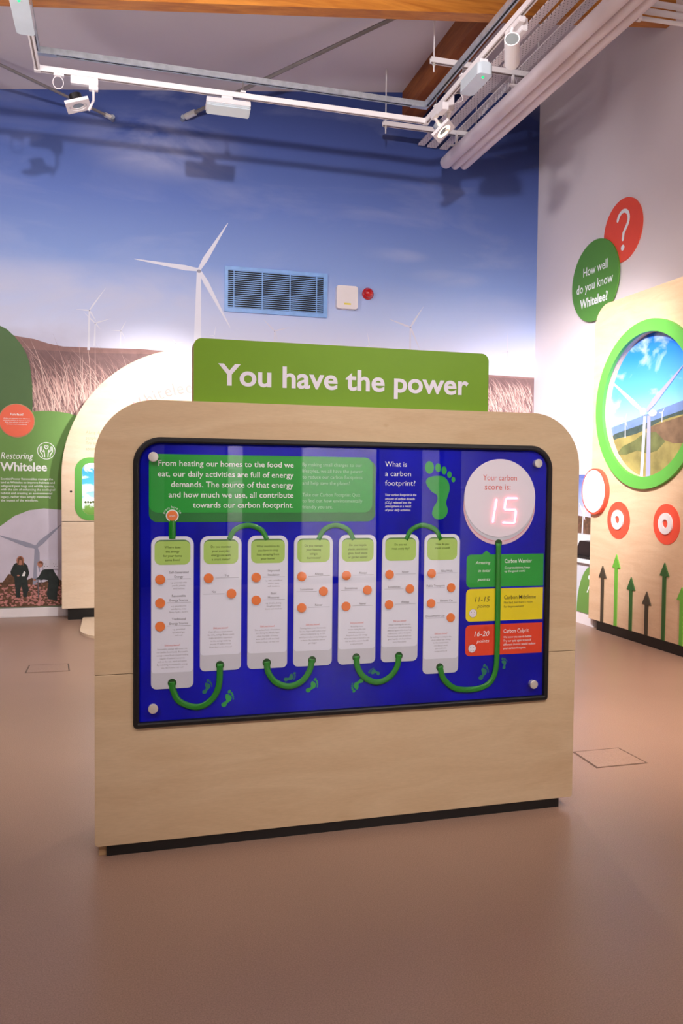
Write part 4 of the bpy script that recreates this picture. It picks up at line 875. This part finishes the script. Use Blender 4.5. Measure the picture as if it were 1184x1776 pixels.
part('green_graphic', 'leaf', ct, lambda bm: flat(bm, [(-6.60, .108)] + [(-6.60 + .25 * (1 - math.cos(math.radians(a))), .108 + .44 * math.sin(math.radians(a))) for a in range(10, 91, 10)] + [(-6.345, .108)], FC, .0012))
def cg(bm):
    flat(bm, circ(-6.40, .44, .020, n=14), FC, .0016); flat(bm, [(-6.44, .30), (-6.425, .30), (-6.385, .37), (-6.40, .37)], FC, .0016)
part('figure_emblem', 'txt_white', ct, cg)
mn = thing('display_screen', 'black sloping screen on the white counter beyond the kiosk', 'screen', (4.2, 6.6, .599))
def mon(bm):
    pts = [(-6.76, .600), (-6.67, .70), (-6.64, .755), (-6.35, .755), (-6.35, .600)]
    prism(bm, pts, lambda s, z, o: Vector((4.14 - o, -s, z)), -.10, 0, .003)
part('casing', 'black', mn, mon); part('base', 'plinth', mn, lambda bm: box(bm, 4.10, 6.345, .5985, 4.139, 6.78, .622))
pp = thing('leaflet_stack', 'stack of white leaflets behind the black screen on the counter', 'leaflets', (4.30, 6.85, .599))
part('leaflets', 'worktop', pp, lambda bm: box(bm, 4.26, 6.45, .5985, 4.345, 7.10, .80, .003))

# ================================================================== ceiling level
def beam(name, label, m, pts8):
    bm = bmesh.new(); vs = [bm.verts.new(p) for p in pts8]
    for q in ((0, 3, 2, 1), (4, 5, 6, 7), (0, 1, 5, 4), (1, 2, 6, 5), (2, 3, 7, 6), (3, 0, 4, 7)): bm.faces.new([vs[i] for i in q])
    o = link_mesh(name, bm, m, None, loc=pts8[0]); return tag(o, label, 'beam', 'timber roof beams')
bz = lambda x: 4.476 + 0.127 * x
y0, y1 = 5.745, 5.86
beam('roof_beam', 'long glulam beam crossing under the ceiling at the top of the photo', 'timber', [(XL, y0, bz(XL)), (XR, y0, bz(XR)), (XR, y1, bz(XR)), (XL, y1, bz(XL)), (XL, y0, cz(XL)), (XR, y0, cz(XR)), (XR, y1, cz(XR)), (XL, y1, cz(XL))])
q0, q1 = 2.80, 3.0
beam('roof_beam', 'darker glulam beam running from the cross beam back to the landscape wall', 'timber_dark', [(q0, y1 + .002, 4.985), (q1, y1 + .002, 4.985), (q1, YB - .002, 4.985), (q0, YB - .002, 4.985), (q0, y1 + .002, cz(q0)), (q1, y1 + .002, cz(q1)), (q1, YB - .002, cz(q1)), (q0, YB - .002, cz(q0))])
def tie(label, a, b, r):
    t = thing('steel_tie', label, 'tie rod', a, 'steel roof ties'); a = Vector(a); b = Vector(b); d = (b - a)
    part('bar', 'rod', t, lambda bm: tube(bm, [a + d * .02, b], r, 8)); part('bracket', 'galv', t, lambda bm: tube(bm, [a + Vector((0, .035, 0)), a - Vector((0, .03, 0))], .022, 10))
    part('pin', 'steel', t, lambda bm: tube(bm, [a + d * .012, a + d * .05], r * 1.7, 8))
tie('long grey steel tie rising right from the wall to the roof beam', (.606, 7.90, 4.683), (2.72, 5.90, 5.19), .017)
tie('grey steel tie rising left from the wall behind the small square spotlight', (-.032, 7.90, 4.602), (-1.35, 7.0, 4.70), .013)

# lighting track and steel rail above it
tr = thing('lighting_track', 'white lighting track running round three sides below the steel rail', 'track', (.93, 6.27, 4.2))
TX0, TX1, TY, TZ = -.54, 2.42, 6.27, 4.185
def trk(bm, a, b):
    a = Vector(a); b = Vector(b); d = (b - a).normalized(); n = Vector((-d.y, d.x, 0)) * .0175
    pr = [(-1, 0), (1, 0), (1, .038), (-1, .038)]
    va = [bm.verts.new(a + n * k + Vector((0, 0, h))) for k, h in pr]; vb = [bm.verts.new(b + n * k + Vector((0, 0, h))) for k, h in pr]
    bm.faces.new(va); bm.faces.new(vb[::-1])
    for i in range(4): bm.faces.new((va[i], va[(i + 1) % 4], vb[(i + 1) % 4], vb[i]))
def groove(bm, a, b):
    a = Vector(a); b = Vector(b); d = (b - a).normalized(); n = Vector((-d.y, d.x, 0)) * .006
    flat3 = [a - n, a + n, b + n, b - n]; bm.faces.new([bm.verts.new(p - Vector((0, 0, .0006))) for p in flat3])
M['groove'] = mat('track_groove', (120, 104, 96), .5)
RUN = [((TX0 - .0175, TY, TZ), (TX1 + .0175, TY, TZ)), ((TX0, TY - .018, TZ), (TX0, 2.2, TZ)), ((TX1, TY - .018, TZ), (TX1, 2.2, TZ))]
for a, b in RUN:
    t = part('track_run', 'white', tr, trk, a, b); part('groove', 'groove', t, groove, a, b)
for c in ((TX0, TY), (TX1, TY)): part('corner_joint', 'white', tr, lambda bm: box(bm, c[0] - .022, c[1] - .022, TZ - .003, c[0] + .022, c[1] + .022, TZ + .041, .002))
rl = thing('steel_rail', 'galvanised steel channel above the white lighting track', 'rail', (.93, 6.27, 4.34))
RZ = 4.312
def chan(bm, a, b, w=.0205, h=.041, t=.003):
    a = Vector(a); b = Vector(b); d = (b - a).normalized(); n = Vector((-d.y, d.x, 0))
    pr = [(-w, 0), (-w, h), (w, h), (w, 0), (w * .45, 0), (w * .45, t), (w - t, t), (w - t, h - t), (-w + t, h - t), (-w + t, t), (-w * .45, t), (-w * .45, 0)]
    va = [bm.verts.new(a + n * k + Vector((0, 0, hh))) for k, hh in pr]; vb = [bm.verts.new(b + n * k + Vector((0, 0, hh))) for k, hh in pr]
    m_ = len(pr)
    for i in range(m_): bm.faces.new((va[i], va[(i + 1) % m_], vb[(i + 1) % m_], vb[i]))
def slot(bm, a, b):
    a = Vector(a); b = Vector(b); d = (b - a).normalized(); n = Vector((-d.y, d.x, 0)) * .011
    bm.faces.new([bm.verts.new(p + Vector((0, 0, .004))) for p in (a - n, a + n, b + n, b - n)])
for a, b in (((TX0 + .004, TY, RZ), (TX1 - .02, TY, RZ)), ((TX0, TY - .022, RZ), (TX0, 2.2, RZ)), ((TX1 - .003, TY - .022, RZ), (TX1 - .003, 2.2, RZ))):
    t = part('channel_run', 'galv', rl, chan, a, b); part('dark_slot', 'dark', t, slot, a, b)
for c in ((TX0 + .06, TY), (TX1 - .06, TY)): part('corner_plate', 'galv', rl, lambda bm: box(bm, c[0] - .07, c[1] - .022, RZ - .005, c[0] + .07, c[1] + .022, RZ - .001))
for (hx, hy) in ((.93, TY), (-.54, 3.6), (2.42, 5.55), (2.42, 6.05), (2.42, 3.6)):
    part('track_hanger', 'rod', rl, lambda bm: tube(bm, [(hx, hy, TZ + .0415), (hx, hy, RZ + .002)], .0045, 8))
    part('hanger_clip', 'white', rl, lambda bm: box(bm, hx - .02, hy - .02, TZ + .0415, hx + .02, hy + .02, TZ + .055, .002))
for (hx, hy) in ((-.54, 4.2), (2.417, 4.0)):
    part('suspension_rod', 'rod', rl, lambda bm: tube(bm, [(hx, hy, RZ + .038), (hx, hy, cz(hx))], .003, 6))

# crossbars, trays, ducts
def crossbar(label, y, z=4.66):
    t = thing('support_channel', label, 'support bar', (2.9, y, z), group='white support bars')
    part('channel', 'white', t, chan, (2.44, y, z), (3.46, y, z)); part('shadow_slot', 'groove', t, slot, (2.44, y, z - .0045), (3.46, y, z - .0045))
    for hx in (2.468, 3.40): part('threaded_rod', 'white', t, lambda bm: tube(bm, [(hx, y, z - .07), (hx, y, cz(hx))], .0055, 8))
    part('rod_nut', 'steel', t, lambda bm: tube(bm, [(2.468, y, z - .02), (2.468, y, z - .002)], .012, 6)); part('bracket', 'white', t, lambda bm: box(bm, 3.35, y - .018, z - .10, 3.37, y + .018, z, .001))
crossbar('white support bar nearest the landscape wall carrying the cable trays', 7.455)
crossbar('white support bar in the middle of the cable trays, above the emergency light', 6.24)
crossbar('white support bar of the cable trays at the very top of the photo', 5.02)
def tray(label, x0, x1, yend, z=4.704):
    t = thing('cable_tray', label, 'cable tray', ((x0 + x1) / 2, 5, z), 'perforated cable trays')
    def f(bm):
        box(bm, x0, 1.5, z, x1, yend, z + .002); box(bm, x0, 1.5, z + .002, x0 + .002, yend, z + .012); box(bm, x1 - .002, 1.5, z + .002, x1, yend, z + .012)
    bm = bmesh.new(); f(bm); o = link_mesh('tray', bm, 'perf', t); return t
tray('narrow perforated cable tray, leftmost of three under the roof', 2.955, 3.025, 7.88)
tray('wide perforated cable tray, middle of three under the roof', 3.060, 3.158, 7.90)
t3 = tray('perforated cable tray with white cable ties, rightmost of three beside the ducts', 3.205, 3.285, 7.91)
def ties(bm):
    for k in range(16):
        y = 6.2 + k * .055 + random.uniform(-.01, .01); r = .022
        tube(bm, [(3.235 + .012 * math.sin(k) + r * math.cos(a) * .4, y + r * .3 * math.cos(a), 4.690 - r * .8 + r * math.sin(a)) for a in [j * .7 for j in range(8)]], .0022, 5)
o = part('cable_ties', 'white', t3, ties); o['kind'] = 'stuff'
part('cables', 'white', t3, lambda bm: [tube(bm, [(3.22 + .016 * k, 1.6, 4.716), (3.22 + .016 * k, 7.8, 4.716)], .006, 6) for k in range(4)])
def duct(label, x, z, r, yend):
    t = thing('ceiling_duct', label, 'duct', (x, 4.5, z), 'white ceiling ducts')
    part('pipe', 'duct_w', t, lambda bm: tube(bm, [(x, 1.0, z), (x, yend - .02, z), (x, yend - .004, z), (x, yend, z)], [r, r, r * .94, r * .8], 24), smooth=True)
    for yb in (7.35, 6.2, 4.9):
        part('pipe_clip', 'white', t, lambda bm: box(bm, x - .008, yb - .012, z + r * .9, x + .008, yb + .012, z + r + (.13 if r > .05 else .15)))
M['duct_w'] = mat('duct_white', (222, 210, 216), .45, var=.02, scale=3)
duct('thickest white ceiling duct, nearest the cable trays', 3.150, 4.45, .060, 7.62)
duct('white ceiling duct in the middle of the three', 3.258, 4.445, .045, 7.64)
duct('white ceiling duct on the right, nearest the white wall', 3.352, 4.455, .047, 7.63)
for yb, lab in ((7.36, 'small white duct bracket over the ends of the ducts'), (6.12, 'small white duct bracket near the second support bar')):
    o = solo('duct_bracket', 'white', (3.38, yb, 4.50), lambda bm: box(bm, 3.08, yb - .014, 4.512, 3.455, yb + .014, 4.526, .002)); tag(o, lab, 'bracket', 'duct brackets')
for k, (x0, z, y, lab) in enumerate(((3.40, 4.44, 4.88, 'lowest white pipe from the ducts to the right wall'), (3.40, 4.505, 4.90, 'middle white pipe from the ducts to the right wall'), (3.40, 4.575, 4.92, 'topmost white pipe from the ducts to the right wall'))):
    t = thing('wall_pipe', lab, 'pipe', (3.9, y, z), 'white pipes to the right wall'); part('pipe', 'white', t, lambda bm: tube(bm, [(x0, y, z), (4.354, y, z + .03)], .014 if k == 0 else .020, 14), smooth=True)
    part('flange', 'white', t, lambda bm: tube(bm, [(4.335, y, z + .0295), (4.354, y, z + .03)], .034, 18)); part('end_cap', 'white', t, lambda bm: tube(bm, [(x0 - .006, y, z), (x0 + .02, y, z)], .024, 14))
# emergency lights
def emergency(label, x, ya, yb):
    t = thing('emergency_light', label, 'emergency light', (x, (ya + yb) / 2, 4.12), 'emergency lights')
    FZ = lambda s, z, o: Vector((s, z, o))
    part('casing', 'glassy', t, lambda bm: prism(bm, rr(x - .055, ya, x + .055, yb, .03, 6), FZ, 4.07, 4.150, .012), smooth=False)
    part('mount', 'white', t, lambda bm: box(bm, x - .03, ya + .03, 4.150, x + .03, yb - .03, 4.1845, .003))
    part('green_led', 'led_green', t, lambda bm: bmesh.ops.create_uvsphere(bm, u_segments=12, v_segments=8, radius=.009, matrix=Matrix.Translation((x, ya + .05, 4.068))))
emergency('translucent emergency light with green LED under the right track run', 2.425, 5.17, 5.50)
emergency('translucent emergency light with green LED at the top left corner', -.545, 5.12, 5.56)
# spotlights
def gimbal(label, base, m, lit, stem_top):
    t = thing('track_spotlight', label, 'spotlight', base, 'square track spotlights')
    T_ = m
    def pl(bm):
        A = rr(-.085, -.085, .085, .085, .004, 2); B = circ(0, 0, .062, n=len(A), a0=135, a1=-225)
        F = lambda s, z, o: T_ @ Vector((s, z, o)); ring(bm, A, B, F, -.022, 0)
    part('square_bezel', 'white', t, pl)
    F = lambda s, z, o: T_ @ Vector((s, z, o))
    lp = part('lamp_ring', 'lamp' if lit else 'white', t, lambda bm: ring(bm, circ(0, 0, .058, n=32), circ(0, 0, .040, n=32), F, -.02, -.004))
    part('lamp_lens', 'lens', t, lambda bm: prism(bm, circ(0, 0, .040, n=28), F, -.06, -.008))
    part('lamp_body', 'black' if not lit else 'galv', t, lambda bm: prism(bm, circ(0, 0, .045, n=28), F, -.085, -.022))
    return t
def orient(p, nrm, roll=0):
    n = Vector(nrm).normalized(); q = n.to_track_quat('Z', 'Y'); return Matrix.Translation(p) @ q.to_matrix().to_4x4() @ Matrix.Rotation(roll, 4, 'Z')
g1 = gimbal('small square white spotlight on the left of the front track, unlit', (-.28, 6.27, 3.98), mat_at((-.262, 6.27, 3.972), (.954, -.087, .294), (.292, -.035, -.958)), False, None)
part('adaptor', 'white', g1, lambda bm: (box(bm, -.315, 6.25, 4.128, -.125, 6.29, 4.184, .003), box(bm, -.19, 6.25, 4.098, -.125, 6.29, 4.128, .003)))
part('arm', 'white', g1, lambda bm: tube(bm, [(-.158, 6.27, 4.10), (-.158, 6.27, 4.03), (-.162, 6.27, 4.02), (-.192, 6.27, 3.955)], .009, 8))
o = solo('safety_loop', 'white', (-.40, 6.27, 4.18), lambda bm: (box(bm, -.43, 6.255, 4.168, -.36, 6.285, 4.1845), tube(bm, [(-.40 + .036 * math.sin(a), 6.27, 4.125 - .045 * math.cos(a) * -1) for a in [j * math.pi / 9 for j in range(19)]], .003, 6, cap=False))); tag(o, 'thin cable loop hanging from the track left of the square spotlight', 'cable')
g2 = gimbal('lit square spotlight at the right corner of the track', (2.50, 6.15, 4.08), mat_at((2.515, 6.12, 4.075), (.587, -.52, .618), (.508, -.356, -.782)), True, None)
part('adaptor', 'white', g2, lambda bm: (box(bm, 2.40, 5.93, 4.150, 2.44, 6.12, 4.1845, .003), box(bm, 2.395, 5.86, 4.128, 2.445, 5.98, 4.184, .003)))
part('arm', 'white', g2, lambda bm: tube(bm, [(2.42, 6.08, 4.155), (2.46, 6.10, 4.12), (2.49, 6.11, 4.095)], .013, 8))
part('driver_box', 'white', g2, lambda bm: box(bm, 2.52, 6.06, 4.22, 2.575, 6.16, 4.36, .006))
part('driver_arm', 'white', g2, lambda bm: tube(bm, [(2.55, 6.11, 4.225), (2.545, 6.12, 4.16), (2.54, 6.12, 4.09)], .017, 10))
part('cable', 'white', g2, lambda bm: tube(bm, path([(2.56, 6.1, 4.36), (2.64, 6.1, 4.38), (2.66, 6.1, 4.33), (2.60, 6.1, 4.30)]), .003, 6))
fl = thing('track_floodlight', 'oblong white floodlight hanging from the middle of the front track', 'floodlight', (.815, 6.27, 4.1))
RM = Matrix.Translation((.815, 6.25, 4.100)) @ Matrix.Rotation(math.radians(-20), 4, 'X')
part('casing', 'white', fl, lambda bm: box(bm, -.165, -.055, -.012, .165, .055, .030, .004, RM)); part('glass', 'glassy', fl, lambda bm: box(bm, -.163, -.053, -.042, .163, .053, -.013, .008, RM))
part('yoke', 'white', fl, lambda bm: (box(bm, .765, 6.25, 4.128, .85, 6.29, 4.184, .003), tube(bm, [(.775, 6.27, 4.15), (.775, 6.265, 4.115)], .008, 8), tube(bm, [(.84, 6.27, 4.15), (.84, 6.265, 4.115)], .008, 8)))
cy = thing('cylinder_spotlight', 'white cylindrical spotlight near the top of the right track run', 'spotlight', (2.39, 4.78, 4.05))
c0 = Vector((2.326, 4.60, 3.995)); c1 = Vector((2.425, 4.79, 3.955)); ax = (c1 - c0).normalized()
def cyl(bm):
    tube(bm, [c0 + ax * .03, c1], .047, 28)
part('body', 'white', cy, cyl, smooth=False)
def cring(bm):
    u_ = ax.orthogonal().normalized(); v_ = ax.cross(u_)
    F = lambda s, z, o: c0 + u_ * s + v_ * z - ax * o
    ring(bm, circ(0, 0, .047, n=32), circ(0, 0, .040, n=32), F, -.03, .0)
part('bezel', 'white', cy, cring)
part('lens', 'lens', cy, lambda bm: tube(bm, [c0 + ax * .006, c0 + ax * .03], .040, 28))
part('adaptor', 'white', cy, lambda bm: (box(bm, 2.405, 4.66, 4.150, 2.45, 4.86, 4.184, .004), box(bm, 2.445, 4.70, 4.12, 2.485, 4.86, 4.20, .004)))
part('bracket', 'white', cy, lambda bm: tube(bm, [(2.41, 4.76, 4.16), (2.385, 4.76, 4.08), (2.37, 4.76, 4.02)], .010, 8))

# ================================================================== behind the camera (white boards added for their reflection in the clear cover)
for k, (xa, xb, zt, lab) in enumerate(((.39, .54, 2.3, 'narrow white post added behind the camera to reflect in the clear cover'), (1.285, 1.46, 2.4, 'white post added right of the narrow one behind the camera, for its reflection'), (2.2, 3.15, 2.5, 'wide white board added behind the camera to reflect in the clear cover'), (3.80, 4.0, 2.4, 'white post added in the right corner behind the camera, for its reflection'))):
    t = thing('reflection_board', lab, 'board', ((xa + xb) / 2, -4.1, 0), 'added white boards behind the camera')
    part('panel', 'whitewall', t, lambda bm: box(bm, xa, -4.18, .08, xb, -4.08, zt, .004)); part('plinth', 'plinth', t, lambda bm: box(bm, xa + .02, -4.17, 0, xb - .02, -4.09, .08))
